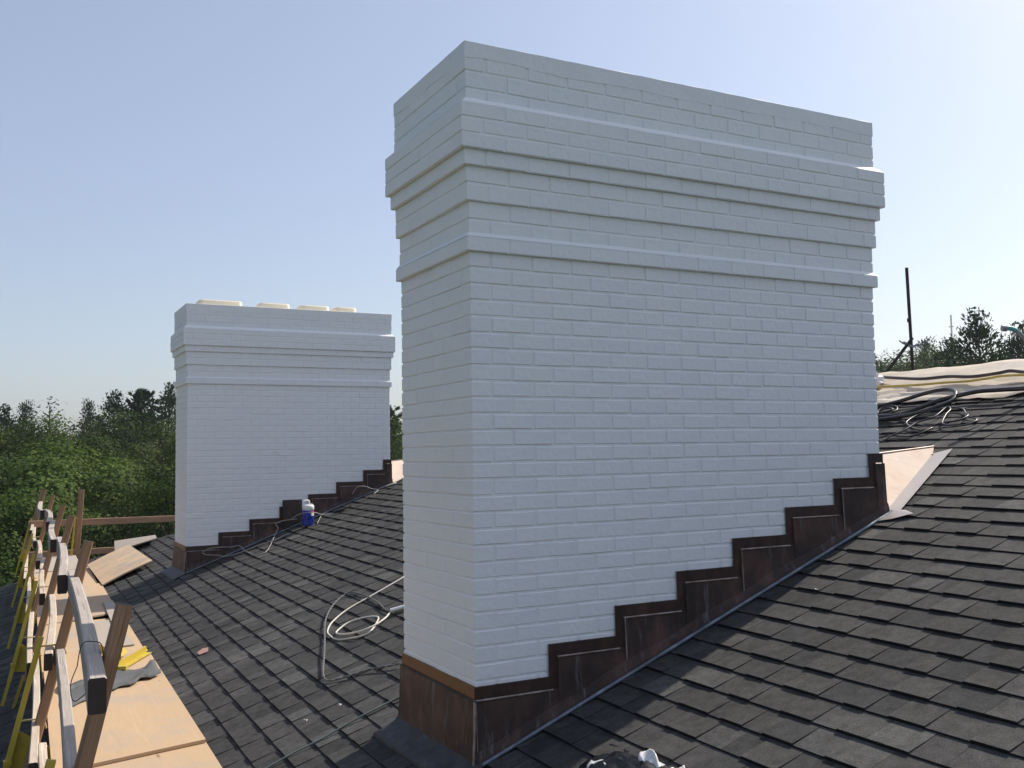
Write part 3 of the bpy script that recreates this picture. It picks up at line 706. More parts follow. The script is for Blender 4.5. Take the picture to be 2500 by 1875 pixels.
M['endgrain'] = m_worn('dirty_end_grain', (0.050, 0.038, 0.030), 0.9, 0, (0.09, 0.07, 0.055), 0.6, 40)
def plank(name, label, cat, p, q, w, h, m, group, bend=0.0, up=(0, 0, 1), n=7, sag=0.0):
    """timber: rounded-edge bar, origin at its near end, with a slight natural bend"""
    p = Vector(p); q = Vector(q); d = q-p; Ld = d.length; d.normalize(); upv = Vector(up)
    a = d.cross(upv).normalized(); b_ = a.cross(d).normalized(); ch = min(w, h)*0.12
    sec = [(-w/2+ch, -h/2), (w/2-ch, -h/2), (w/2, -h/2+ch), (w/2, h/2-ch), (w/2-ch, h/2), (-w/2+ch, h/2), (-w/2, h/2-ch), (-w/2, -h/2+ch)]
    mb = MB(); vs = []
    for i in range(n+1):
        t = i/n; k = math.sin(math.pi*t)
        for (x, y) in sec: vs.append((x+bend*k, t*Ld, y-sag*k))
    fs = [(i*8+k, (i+1)*8+k, (i+1)*8+(k+1) % 8, i*8+(k+1) % 8) for i in range(n) for k in range(8)]
    fs = [tuple(reversed(f)) for f in fs]
    fs += [tuple(range(8)), tuple(n*8+k for k in range(7, -1, -1))]
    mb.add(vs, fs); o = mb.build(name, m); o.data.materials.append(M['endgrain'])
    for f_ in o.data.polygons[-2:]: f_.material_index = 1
    o.matrix_world = Matrix(((a.x, d.x, b_.x, p.x), (a.y, d.y, b_.y, p.y), (a.z, d.z, b_.z, p.z), (0, 0, 0, 1)))
    tag(o, label, cat, group); return o
H_U, H_M, H_L = 0.65, 1.03, 1.42
ordn = ['nearest', 'second', 'third', 'fourth', 'fifth', 'sixth']
U = [((0.200, 3.18), (0.249, 6.35)), ((0.193, 6.08), (0.259, 9.07)), ((0.212, 8.80), (0.265, 11.5)), ((0.220, 11.33), (0.238, 14.2)), ((0.198, 13.9), (0.214, 16.9))]
for i, (a, b_) in enumerate(U):
    plank('guard_rail', ['thick weathered timber rail with dark end, nearest of the top row', 'second timber rail from the front in the top row of the guard', 'third timber rail from the front in the top row of the guard', 'fourth timber rail from the front in the top row, bowed', 'farthest timber rail of the top row of the guard'][i], 'rail',
          sp(a[0], a[1], H_U+0.053), sp(b_[0], b_[1], H_U+0.053), 0.052, 0.106, M['rail'], 'timber rails of the roof edge guard', [0.012, 0.02, -0.02, 0.035, -0.03][i], sag=[0.0, -0.01, 0.005, -0.02, 0.02][i])
Ms = [((0.130, 2.7), (0.183, 6.09)), ((0.122, 5.80), (0.192, 8.57)), ((0.128, 8.40), (0.173, 11.31)), ((0.124, 11.14), (0.158, 13.97)), ((0.115, 13.84), (0.130, 16.72)), ((0.080, 15.98), (0.107, 18.29))]
for i, (a, b_) in enumerate(Ms):
    plank('guard_rail', '%s timber rail from the front in the middle row of the guard' % ordn[i] if i else 'nearest grooved timber rail in the middle row of the guard', 'rail',
          sp(a[0], a[1], H_M+0.045), sp(b_[0], b_[1], H_M+0.045), 0.043, 0.09, M['rail'] if i == 0 else M['railnew'], 'timber rails of the roof edge guard', [0.01, 0.02, -0.01, 0.02, -0.015, 0.01][i], sag=[0, -0.012, 0.008, -0.01, 0, 0][i])
Ls = [((0.088, 3.0), (0.096, 5.53)), ((0.052, 5.19), (0.083, 8.08)), ((0.046, 7.71), (0.074, 10.4)), ((0.032, 10.23), (0.050, 13.3)), ((0.011, 13.15), (0.032, 16.63))]
for i, (a, b_) in enumerate(Ls):
    plank('toe_board', '%s pale toe board from the front along the edge of the walkway' % ordn[i], 'board',
          sp(a[0], a[1], H_L+0.06), sp(b_[0], b_[1], H_L+0.06), 0.040, 0.12, M['railnew'], 'toe boards along the walkway', [0.0, 0.012, -0.01, 0.01, 0.0][i])
# leaning timber posts behind the rails
LEAN = 0.24
def lean_l(h, l_u): return l_u+LEAN*(H_U-h)
for i, (s, htop, tint) in enumerate([(3.62, 0.50, 0), (5.98, 0.46, 1), (8.35, 0.44, 0), (10.35, 0.44, 1), (14.0, 0.46, 0), (17.6, 0.49, 1), (19.6, 0.55, 0)]):
    lu = 0.275 if i < 5 else 0.245
    plank('timber_post', ['knotty brown timber post in front, right of the thick rail end', 'second leaning timber post from the front, beside the walkway', 'third leaning timber post from the front, beside the walkway', 'fourth leaning timber post from the front of the guard', 'fifth leaning timber post from the front of the guard', 'sixth leaning timber post from the front of the guard', 'farthest leaning timber post of the guard'][i], 'post',
          sp(lean_l(1.66, lu), s-0.05, 1.66), sp(lean_l(htop, lu), s, htop), 0.049, 0.089, M['post'], 'timber posts of the roof edge guard', 0.0, up=tuple(SE))
# yellow steel posts with toe board hooks
def yellow_post(s, label, hook=True):
    root = empty('guard_bracket', sp(-0.06, s-0.1, 1.74)); tag(root, label, 'bracket', 'yellow steel brackets along the guard')
    L0 = lambda p: Vector(p)-Vector(root.location)
    l = lambda h: 0.075+LEAN*(H_M-h)
    p0, p1 = sp(l(1.72), s-0.10, 1.72), sp(l(0.97), s+0.0, 0.97)
    mb = MB(); mb.beam(L0(p0), L0(p1), 0.028, 0.028, up=tuple(SE)); mb.build('bar', M['yellow'], root)
    g_ = MB(); a = sp(l(1.42)+0.01, s-0.05, 1.45); b1 = sp(l(1.42)+0.22, s-0.05, 1.60); c = sp(l(1.64)+0.22, s-0.05, 1.68); d = sp(l(1.66)+0.01, s-0.05, 1.66)
    g_.prism([L0(a), L0(b1), L0(c), L0(d)], SE*0.006); g_.build('gusset', M['yellow'], root)
    ft = MB(); pz = sp(l(1.72)-0.0, s-0.10, 1.72); ft.beam(L0(pz), L0(sp(l(1.72)-0.045, s-0.11, 1.90)), 0.024, 0.024, up=tuple(SE)); ft.beam(L0(sp(l(1.72)+0.10, s-0.05, 1.70)), L0(sp(l(1.72)+0.02, s-0.05, 1.98)), 0.022, 0.022, up=tuple(SE)); ft.build('foot', M['yellow'], root)
    ct = MB(); pc = sp(l(1.60), s-0.085, 1.60); ct.beam(L0(pc)-SE*0.02, L0(pc)+SE*0.03, 0.042, 0.02); ct.build('collar', M['yellow'], root)
    for (hh, nm) in ((H_M-0.004, 'clip'), (H_L-0.004, 'clip')):
        lc = l(hh); h_ = MB(); h_.tube([L0(sp(lc, s, hh+0.02)), L0(sp(lc, s, hh-0.004)), L0(sp(lc+0.13, s, hh-0.006)), L0(sp(lc+0.14, s, hh+0.05))], 0.0055, 6); h_.build(nm, M['yellowclip'], root)
    return root
M['yellowclip'] = m_worn('worn_clip', (0.50, 0.42, 0.22), 0.5, 0.3, (0.6, 0.55, 0.45), 0.6, 30)
for i, s in enumerate([3.55, 6.0, 8.75, 11.3, 14.4, 18.0]):
    yellow_post(s, ['nearest yellow steel guard bracket at the lower left corner', 'second yellow steel guard bracket from the front', 'third yellow steel guard bracket from the front', 'fourth yellow steel guard bracket from the front', 'fifth yellow steel guard bracket from the front', 'farthest yellow steel guard bracket on the walkway edge'][i])
# guard across the far end, beyond the hip
plank('end_rail', 'upper red brown timber rail crossing behind the far chimney', 'rail', (-1.32, 13.72, -1.885), (3.0, 13.70, -1.90), 0.040, 0.105, M['farrail'], 'timber guard beyond the hip')
plank('end_rail', 'lower red brown timber rail below the upper one at the far end', 'rail', (-1.36, 13.74, -2.375), (1.1, 13.72, -2.365), 0.040, 0.10, M['farrail'], 'timber guard beyond the hip')
plank('corner_post', 'tall upright brown timber post at the far corner of the walkway', 'post', (-0.63, 13.64, -2.75), (-0.553, 13.64, -1.351), 0.089, 0.06, M['post'], 'timber posts of the roof edge guard', up=(0, 1, 0))
yb = MB(); yb.beam((0, 0, 0), (0.065, 0, 0.80), 0.03, 0.02, up=(0, 1, 0)); yb.box((-0.012+0.03, -0.02, 0.40), (0.055, 0.02, 0.425)); yb.box((0.04, -0.02, 0.785), (0.10, 0.02, 0.80))
tag(yb.build('thin_bracket', M['yellow'], None, (-0.71, 13.55, -2.60)), 'thin yellow bar standing left of the tall corner post', 'bracket', 'yellow steel brackets along the guard')

# folded roofing felt on the walkway
fe = MB(); n1, n2 = 18, 10; vs = []
for i in range(n1+1):
    for j in range(n2+1):
        s_, t_ = i/n1, j/n2
        l = 0.22+0.66*s_; ss = 6.72+0.66*s_+(0.70-0.30*s_)*t_+0.10*noise.noise(Vector((s_*7, t_*2, 11)))+0.08*noise.noise(Vector((s_*3, t_*2, 4)))
        h = 0.038+0.055*max(0, noise.noise(Vector((s_*4, t_*3, 1))))+0.02*math.exp(-((t_-0.1)/0.16)**2)*(0.4+s_)+(0.04 if s_ > 0.93 else 0)*t_
        vs.append(sp(l, ss, HD-0.0-h))
fs = [(i*(n2+1)+j, (i+1)*(n2+1)+j, (i+1)*(n2+1)+j+1, i*(n2+1)+j+1) for i in range(n1) for j in range(n2)]
fe.add(vs, fs, 0, True); fo = fe.build('roofing_felt', M['felt']); sol = fo.modifiers.new('thickness', 'SOLIDIFY'); sol.thickness = 0.006
tag(fo, 'crumpled strip of dark grey roofing felt on the plywood walkway', 'felt')
# yellow roof bracket lying loose
br = empty('loose_bracket', sp(0.70, 8.05, HD-0.035)); tag(br, 'bright yellow steel roof bracket lying loose on the plywood', 'bracket')
L0 = lambda l, s, h: sp(l, s, h)-Vector(br.location)
def ch_beam(nm, a, b_, w, h):
    mb = MB(); mb.beam(a, b_, w, 0.006); mb.beam(a+Vector((0, 0, h/2))-SP*0, b_+Vector((0, 0, h/2)), 0.006, h); mb.build(nm, M['yellow'], br)
ch_beam('arm', L0(0.62, 7.72, HD-0.045), L0(0.87, 8.25, HD-0.045), 0.09, 0.05)
ch_beam('arm', L0(0.50, 8.75, HD-0.05), L0(0.66, 7.95, HD-0.05), 0.05, 0.05)
mb = MB(); mb.prism([L0(0.66, 8.1, HD-0.05), L0(0.74, 8.35, HD-0.05), L0(0.66, 8.50, HD-0.10), L0(0.63, 8.4, HD-0.11)], (0.008, 0, 0)); mb.build('plate', M['yellow'], br)
mb = MB(); mb.prism([L0(0.80, 8.2, HD-0.05), L0(0.88, 8.3, HD-0.05), L0(0.86, 8.32, HD-0.085)], (0.008, 0, 0)); mb.build('plate', M['yellow'], br)
mb = MB(); mb.beam(L0(0.58, 7.70, HD-0.04), L0(0.68, 7.66, HD-0.04), 0.06, 0.07); mb.build('end_stop', M['yellow'], br)
# wire loop round the near rail
wl = MB(); wl.tube(smooth_path([sp(0.17, 3.75, 0.72), sp(0.185, 3.75, 0.645), sp(0.225, 3.75, 0.640), sp(0.25, 3.75, 0.66), sp(0.25, 3.72, 0.75), sp(0.20, 3.70, 0.80), sp(0.16, 3.72, 0.83), sp(0.15, 3.75, 0.78), sp(0.17, 3.75, 0.72)], 4), 0.0018, 5)
tag(wl.build('wire_loop', M['rubber']), 'thin dark wire looped around the thick rail end', 'wire')

# ------------------------------------------------------------------ hoses, ropes and wires on the shingles
def hose(name, label, cat, pts, r, m, group=None, n=8, k=6, lift=0.0, wob=0.0):
    P = smooth_path(pts, k)
    P = [p+Vector((0, 0, lift))+Vector((noise.noise(p*6), noise.noise(p*6+Vector((5, 1, 2))), 0))*wob for p in P]
    mb = MB(); mb.tube(P, r, n); o = mb.build(name, m); tag(o, label, cat, group); return o
hw = hose('air_hose', 'coiled cream air hose on the shingles left of the front chimney', 'hose', [(1.16,3.36,-1.73),(0.96,3.28,-1.80),(0.71,3.20,-1.89),(0.49,3.14,-1.97),(0.34,3.03,-2.03),(0.26,2.89,-2.06),(0.23,2.76,-2.07),(0.23,2.57,-2.07),(0.30,2.42,-2.04),(0.38,2.38,-2.01),(0.50,2.54,-1.96),(0.52,2.66,-1.96),(0.47,2.77,-1.98),(0.38,2.81,-2.01),(0.28,2.74,-2.045),(0.25,2.64,-2.045),(0.27,2.52,-2.03),(0.32,2.40,-2.00),(0.41,2.38,-1.97),(0.51,2.44,-1.94),(0.60,2.54,-1.915),(0.70,2.50,-1.88)], 0.0060, M['whitehose'], lift=0.003)
fit = MB(); fit.tube([(0.585, 2.53, -1.905), (0.68, 2.47, -1.875)], 0.013, 8); fit.build('coupling', M['whiteplastic'], hw)
def rope(name, label, pts, r, m, pitch=0.05):
    P = smooth_path(pts, 16); mb = MB()
    for ph in (0, math.pi):
        q = []; acc = 0
        for i, p in enumerate(P):
            if i: acc += (P[i]-P[i-1]).length
            d = (P[min(i+1, len(P)-1)]-P[max(i-1, 0)]).normalized(); a = d.cross(Vector((0, 0, 1))).normalized(); b_ = a.cross(d); t = acc/pitch*2*math.pi/2+ph
            q.append(p+(a*math.cos(t)+b_*math.sin(t))*r*0.6)
        mb.tube(q, r*0.62, 5)
    o = mb.build(name, m); tag(o, label, 'rope'); return o
rope('twisted_rope', 'grey twisted rope looping down the shingles beside the cream hose', [(0.75,2.42,-1.865),(0.60,2.58,-1.915),(0.64,2.95,-1.905),(0.66,3.31,-1.90),(0.63,3.54,-1.91),(0.54,3.51,-1.945),(0.42,3.35,-1.99),(0.30,3.08,-2.03),(0.18,2.70,-2.075),(0.07,2.35,-2.11),(-0.02,2.08,-2.145),(-0.06,1.92,-2.155),(-0.05,1.84,-2.155),(0.04,1.77,-2.125),(0.14,1.69,-2.085),(0.27,1.51,-2.03),(0.5,1.35,-1.945)], 0.0062, M['rope'])
hose('cable', 'green grey cable crossing the shingles in front of the rope', 'cable', [(-0.75,1.12,-2.425),(-0.61,1.11,-2.37),(-0.47,1.11,-2.315),(-0.33,1.10,-2.265),(-0.18,1.10,-2.205),(-0.08,1.09,-2.165),(0.04,1.09,-2.125),(0.13,1.08,-2.09),(0.4,1.05,-1.99)], 0.0052, M['greycable'], lift=0.004)
hose('wire', 'tangled thin wire hanging over the flashing of the far chimney', 'wire', [(1.35,7.63,-1.60),(1.20,7.62,-1.61),(1.10,7.62,-1.64),(1.12,7.60,-1.69),(1.08,7.55,-1.75),(0.90,7.07,-1.835),(0.79,6.80,-1.875),(0.72,6.81,-1.90),(0.69,6.98,-1.915),(0.70,7.40,-1.91),(0.68,7.60,-1.87),(0.59,7.62,-1.88),(0.47,7.62,-1.875),(0.35,7.62,-1.885),(0.28,7.62,-1.92),(0.32,7.62,-1.95),(0.44,7.60,-1.96),(0.51,7.50,-1.97),(0.66,7.38,-1.92),(0.83,7.34,-1.855),(0.99,7.23,-1.795),(1.13,7.27,-1.745)], 0.0045, M['wire'], 'wires around the far chimney')
hose('wire', 'pale wire passing across the front of the blue jug', 'wire', [(1.23,7.50,-1.60),(1.30,7.36,-1.53),(1.36,7.22,-1.505),(1.45,7.22,-1.51),(1.56,7.30,-1.54),(1.71,7.31,-1.535),(1.78,7.28,-1.52)], 0.0045, M['wire'], 'wires around the far chimney')
hose('wire', 'short pale wire right of the blue jug', 'wire', [(1.71,7.56,-1.53),(1.64,7.58,-1.56),(1.53,7.33,-1.595),(1.45,7.14,-1.63)], 0.0045, M['wire'], 'wires around the far chimney')
hose('wire', 'pale wire arching over the upper flashing steps of the far chimney', 'wire', [(2.03,7.63,-1.33),(2.09,7.62,-1.25),(2.19,7.62,-1.245),(2.27,7.61,-1.275),(2.34,7.58,-1.29),(2.25,7.48,-1.33)], 0.0045, M['wire'], 'wires around the far chimney')
sg = MB(); sg.tube([(1.70, 7.32, -1.52), (1.80, 7.26, -1.49)], 0.017, 8); sg.tube([(1.80, 7.26, -1.49), (1.87, 7.20, -1.455)], 0.009, 8)
tag(sg.build('spray_gun', M['rubber']), 'small black nozzle at the end of the pale wire right of the jug', 'nozzle')
# blue and white drinking jug
jg = empty('drink_jug', (1.39, 7.30, roof_z(1.39, 7.30)+0.012)); tag(jg, 'blue drinks jug with white lid and handle on the shingles by the far chimney', 'jug')
mb = MB(); mb.lathe([(0.058, 0.0), (0.066, 0.006), (0.066, 0.02), (0.064, 0.024), (0.066, 0.028), (0.066, 0.042), (0.064, 0.046), (0.066, 0.05), (0.066, 0.064), (0.064, 0.068), (0.066, 0.072), (0.066, 0.175), (0.060, 0.180)], 24); mb.build('body', M['blue'], jg)
mb = MB(); mb.lathe([(0.062, 0.176), (0.068, 0.180), (0.068, 0.225), (0.060, 0.238), (0.030, 0.242)], 24); lid = mb.build('lid', M['whiteplastic'], jg)
mb = MB(); mb.tube(smooth_path([(-0.064, -0.01, 0.215), (-0.062, -0.01, 0.265), (-0.045, -0.005, 0.285), (0.005, 0, 0.287), (0.012, 0, 0.262), (0.01, 0, 0.238)], 4), 0.010, 8); mb.build('handle', M['whiteplastic'], jg)
mb = MB(); mb.lathe([(0.012, 0.240), (0.016, 0.246), (0.012, 0.252)], 12, (0.03, -0.02, 0)); mb.build('spout', M['whiteplastic'], jg)
for (z0, z1, nm, mt_) in ((0.115, 0.168, 'label', 'whiteplastic'), (0.150, 0.170, 'label_stripe', 'red')):
    mb = MB(); vs = []; r_ = 0.0668 if mt_ == 'whiteplastic' else 0.0674
    for k in range(7):
        t = R(-75+45*k/6); vs += [(r_*math.cos(t), r_*math.sin(t), z0), (r_*math.cos(t), r_*math.sin(t), z1)]
    mb.add(vs, [(2*k, 2*k+2, 2*k+3, 2*k+1) for k in range(6)]); mb.build(nm, M[mt_], jg)
# scraps on the shingles
mb = MB(); mb.prism([(-0.42, 3.86, roof_z(-0.42, 3.86)+0.014), (-0.36, 3.84, roof_z(-0.36, 3.84)+0.014), (-0.34, 3.95, roof_z(-0.34, 3.95)+0.014), (-0.37, 4.0, roof_z(-0.37, 4.0)+0.014), (-0.42, 3.96, roof_z(-0.42, 3.96)+0.014)], (0, 0, 0.003))
tag(mb.build('scrap', M['pinkscrap']), 'small pink scrap lying on the shingles beside the walkway', 'scrap')
for i, (x, y, a, lb) in enumerate([(-0.13, 1.42, 0.3, 'tiny pale nail on the shingles above the green grey cable'), (-0.30, 1.45, 1.0, 'tiny bent pale nail on the shingles nearest the plywood'), (1.62, -0.32, 2.0, 'tiny white chip on the shingles below the bright copper saddle')]):
    z = roof_z(x, y)+0.016; mb = MB(); mb.tube([(x, y, z), (x+0.014*math.cos(a), y+0.014*math.sin(a), z+0.004), (x+0.014*math.cos(a+1.2), y+0.022*math.sin(a+1.0), z+0.003)], 0.0017, 5)
    tag(mb.build('nail', M['whiteplastic']), lb, 'nail')
# crumpled black and white plastic at the bottom edge
bg = empty('plastic_wrap', (0.285, -0.675, roof_z(0.285, -0.675))); tag(bg, 'crumpled black and white plastic wrap at the bottom edge of the picture', 'plastic')
def crumple(nm, cx, cy, ex, ey, hh, m, seed, n=30):
    mb = MB(); vs = []
    for i in range(n+1):
        for j in range(n+1):
            a, c = i/n-0.5, j/n-0.5; x = cx+ex*a; y = cy+ey*c; rr_ = max(0.0, 1-(a*a+c*c)*4.2)
            w = 0.55*(1-abs(noise.noise(Vector((x*9, y*14, seed)))*2))+0.25*(1-abs(noise.noise(Vector((x*22, y*26, seed+3)))*2))
            vs.append((x+0.018*noise.noise(Vector((x*14, y*14, seed+8))), y+0.018*noise.noise(Vector((x*14, y*14, seed+11))), SL*x+0.006+hh*min(1, rr_*2.2)*max(0.05, w)))
    mb.add(vs, [(i*(n+1)+j, (i+1)*(n+1)+j, (i+1)*(n+1)+j+1, i*(n+1)+j+1) for i in range(n) for j in range(n)], 0, True)
    return mb.build(nm, m, bg)
crumple('black_film', -0.05, 0.0, 0.28, 0.46, 0.055, M['blackbag'], 1)
crumple('white_film', 0.075, -0.03, 0.05, 0.13, 0.06, M['whitefilm'], 4, 16)
crumple('white_film', 0.085, -0.19, 0.045, 0.08, 0.04, M['whitefilm'], 9, 16)
crumple('white_film', -0.05, 0.12, 0.10, 0.12, 0.045, M['whitefilm'], 14, 16)

# ------------------------------------------------------------------ canvas and hoses on the ridge
def canvas(name, label, low, high, v0, v1, seed, lift, amp, m=M['canvas'], over=0.0):
    mb = MB(); nu, nv = 26, 60; vs = []
    for j in range(nv+1):
        vv = v0+(v1-v0)*j/nv; lo = low(vv); hi = high(vv)
        for i in range(nu+1):
            t = i/nu; uu = lo+(hi-lo)*t
            if uu <= UR: p = rp(uu, vv, lift)
            else:
                p = rp(UR, vv, lift); d = uu-UR; p = p+E_U*d+Vector((0, 0, -SL*d))
            w = noise.noise(Vector((uu*2.2+seed, vv*1.1, seed)))*0.6+noise.noise(Vector((uu*6, vv*2.0+seed, seed)))*0.4+0.8*(0.5-abs(noise.noise(Vector((uu*10+seed+vv*1.5, vv*2.4, 3)))))+0.35*(0.4-abs(noise.noise(Vector((uu*20+seed-vv*4, vv*6, 8)))))
            e = 1.0 if t > 0.05 else 0.55
            p.z += amp*max(0.0, 0.35+w)*e
            if t > 0.98 and hi < UR: p.z += amp*0.2
            vs.append(p)
    mb.add(vs, [(j*(nu+1)+i, (j+1)*(nu+1)+i, (j+1)*(nu+1)+i+1, j*(nu+1)+i+1) for j in range(nv) for i in range(nu)], 0, True)
    o = mb.build(name, m); s_ = o.modifiers.new('thickness', 'SOLIDIFY'); s_.thickness = 0.003; s_.offset = -1
    tag(o, label, 'cloth', 'canvas drop cloths over the ridge'); return o
hose_lift = 0.016
canvas('drop_cloth', 'upper beige canvas drop cloth folded over the ridge at right', lambda v: 4.42+0.05*noise.noise(Vector((v*1.7, 0, 3))), lambda v: UR+0.7, -2.6, 3.4, 2, 0.024, 0.030)
canvas('drop_cloth', 'lower beige canvas drop cloth under the black hoses at right', lambda v: 4.20+0.06*noise.noise(Vector((v*1.3, 1, 7)))+(0.0 if v > 0.62 else (0.62-v)*0.55), lambda v: 4.60, -2.6, 3.2, 9, 0.014, 0.042)
hose('dark_hose', 'thick dark hose lying along the upper canvas below the ridge', 'hose', [(4.85,2.4,-0.25),(4.75,2.06,-0.29),(4.64,1.72,-0.33),(4.54,1.42,-0.36),(4.54,1.19,-0.36),(4.49,0.94,-0.38),(4.50,0.75,-0.37),(4.52,0.67,-0.36),(4.48,0.54,-0.38),(4.40,0.32,-0.41),(4.38,-0.3,-0.40)], 0.0125, M['plum'], 'hoses on the canvas', lift=0.018)
hose('yellow_hose', 'yellow hose snaking along the canvas under the dark hose', 'hose', [(4.46,2.2,-0.40),(4.47,1.87,-0.40),(4.46,1.58,-0.405),(4.45,1.38,-0.41),(4.44,1.16,-0.41),(4.42,0.94,-0.415),(4.45,0.80,-0.405),(4.47,0.70,-0.395),(4.45,0.54,-0.40),(4.42,0.34,-0.41),(4.40,-0.3,-0.41)], 0.0095, M['yellowhose'], 'hoses on the canvas', lift=0.018)
hose('black_hose', 'long black hose running from the chimney across the lower canvas', 'hose', [(4.25,-0.3,-0.50),(4.27,0.24,-0.49),(4.22,0.37,-0.50),(4.20,0.54,-0.50),(4.21,0.70,-0.50),(4.18,0.83,-0.52),(4.11,0.94,-0.55),(4.00,1.02,-0.60),(3.90,1.11,-0.645),(3.89,1.23,-0.65),(3.93,1.45,-0.64)], 0.0155, M['rubber'], 'hoses on the canvas', lift=0.010)
hose('black_hose', 'black hose doubled back in a hairpin beside the front chimney', 'hose', [(4.02,1.70,-0.60),(4.11,1.46,-0.56),(4.16,1.32,-0.53),(4.24,1.21,-0.49),(4.30,1.13,-0.465),(4.31,1.03,-0.46),(4.27,0.94,-0.475),(4.20,0.87,-0.50),(4.12,0.84,-0.55),(4.03,0.88,-0.59),(3.94,0.97,-0.63),(3.87,1.08,-0.655),(3.84,1.23,-0.67),(3.86,1.5,-0.67)], 0.0145, M['rubber'], 'hoses on the canvas', lift=0.006)
hose('black_cable', 'thin black cable looped on the shingles below the canvas', 'cable', [(3.96,1.6,-0.65),(3.94,1.32,-0.65),(3.88,1.14,-0.67),(3.80,0.96,-0.70),(3.73,0.81,-0.72),(3.70,0.69,-0.73),(3.75,0.62,-0.71),(3.77,0.53,-0.70),(3.85,0.52,-0.67),(3.92,0.59,-0.65),(3.99,0.66,-0.62),(4.03,0.75,-0.605),(4.00,0.86,-0.61),(3.93,0.96,-0.64),(3.79,0.95,-0.69),(3.72,0.89,-0.72),(3.66,0.78,-0.75),(3.62,0.68,-0.76),(3.66,0.65,-0.745),(3.56,0.66,-0.78),(3.53,0.74,-0.80),(3.55,0.87,-0.79),(3.52,0.95,-0.80),(3.40,1.1,-0.85)], 0.0065, M['rubber'], 'hoses on the canvas', lift=0.004)
hose('black_cable', 'thin black cable with a wide loop nearest the open shingles', 'cable', [(3.93,0.60,-0.655),(3.85,0.53,-0.675),(3.79,0.41,-0.70),(3.71,0.41,-0.73),(3.67,0.47,-0.74),(3.70,0.59,-0.725),(3.77,0.65,-0.70),(3.90,0.72,-0.65),(3.98,0.75,-0.62),(4.02,0.81,-0.60),(3.85,0.78,-0.67),(3.77,0.84,-0.70),(3.63,0.84,-0.755),(3.51,0.87,-0.80),(3.43,0.88,-0.835),(3.30,0.98,-0.88)], 0.0060, M['rubber'], 'hoses on the canvas', lift=0.006)
hose('black_cable', 'small tight coil of black cable against the front chimney', 'cable', [(3.90,1.45,-0.66),(3.98,1.40,-0.62),(4.06,1.40,-0.58),(4.09,1.35,-0.565),(4.06,1.27,-0.575),(4.01,1.22,-0.60),(3.96,1.22,-0.62),(3.93,1.26,-0.635),(3.98,1.37,-0.615),(4.04,1.34,-0.585),(4.02,1.27,-0.59),(3.97,1.27,-0.61),(3.88,1.5,-0.65)], 0.0065, M['rubber'], 'hoses on the canvas', lift=0.008)
# white plastic bundle half hidden behind the front chimney
mb = MB(); ico = []; nn = 12; vs = []
for i in range(nn+1):
    th = math.pi*i/nn
    for k in range(16):
        ph = 2*math.pi*k/16; d = Vector((math.sin(th)*math.cos(ph), math.sin(th)*math.sin(ph), math.cos(th)))
        rr_ = 1+0.35*noise.noise(d*2.5+Vector((3, 1, 0)))+0.15*noise.noise(d*6)
        vs.append(Vector((4.555, 1.967, -0.315))+Vector((d.x*0.12, d.y*0.12, d.z*0.085))*rr_)
mb.add(vs, [(i*16+k, i*16+(k+1) % 16, (i+1)*16+(k+1) % 16, (i+1)*16+k) for i in range(nn) for k in range(16)], 0, False)
tag(mb.build('plastic_bundle', M['whitefilm']), 'white plastic bundle just behind the right edge of the front chimney', 'bundle')
# grey hose with teal end, rising at the right edge
th_ = empty('standing_hose', (4.55, 0.25, roof_z(4.55, 0.25)+0.03)); tag(th_, 'grey hose with teal tip bending up at the right edge of the picture', 'hose')
L0 = lambda p: Vector(p)-Vector(th_.location)
mb = MB(); mb.tube([L0(p) for p in smooth_path([(4.185, 0.458, -0.081), (4.22, 0.44, -0.083), (4.25, 0.42, -0.10)], 4)], 0.0165, 10); mb.build('teal_tip', M['teal'], th_)
mb = MB(); mb.tube([L0(p) for p in smooth_path([(4.245, 0.424, -0.097), (4.30, 0.40, -0.15), (4.37, 0.37, -0.24), (4.46, 0.32, -0.33), (4.56, 0.25, -0.375), (4.70, 0.15, -0.34)], 5)], 0.0160, 10); mb.build('hose_body', M['greyhose'], th_)
mb = MB(); mb.tube([L0((4.168, 0.468, -0.080)), L0((4.190, 0.456, -0.081))], 0.022, 12); mb.build('end_collar', M['galv'], th_)
# scaffold tube and brace beyond the ridge
sc = empty('scaffold', (10.72, 6.60, -5.5)); tag(sc, 'dark rusty scaffold tube with a diagonal brace beyond the ridge', 'scaffold')
L0 = lambda p: Vector(p)-Vector(sc.location)
k_ = 15/8.5; sc_p = lambda p: CAM+(Vector(p)-CAM)*k_
top, bot = sc_p((5.24, 2.10, 0.70)), sc_p((5.31, 2.14, -0.23)); dd = (bot-top)/(bot-top).length; spg = sc_p((5.265, 2.12, 0.24))
mb = MB(); mb.tube([L0(top), L0(top+dd*7.2)], 0.0245, 12); mb.build('upright_tube', M['steel'], sc)
mb = MB(); mb.tube([L0(spg-dd*0.03), L0(spg+dd*0.03)], 0.030, 12); mb.build('joint_collar', M['steel'], sc)
dt, db = sc_p((5.296, 2.118, 0.085)), sc_p((5.08, 2.255, -0.24)); d2 = (db-dt).normalized()
mb = MB(); mb.tube([L0(dt), L0(dt+d2*5.0)], 0.0245, 12); mb.build('brace_tube', M['steel'], sc)
cl = sc_p((5.28, 2.135, 0.02))
for (o_, a, b_) in ((cl, (-0.09, 0.05, 0.05), (0.02, -0.01, -0.02)), (cl, (0.02, -0.01, -0.03), (0.12, -0.06, 0.02))):
    mb = MB(); mb.beam(L0(o_+Vector(a)), L0(o_+Vector(b_)), 0.055, 0.032); mb.build('coupler', M['galv'], sc)
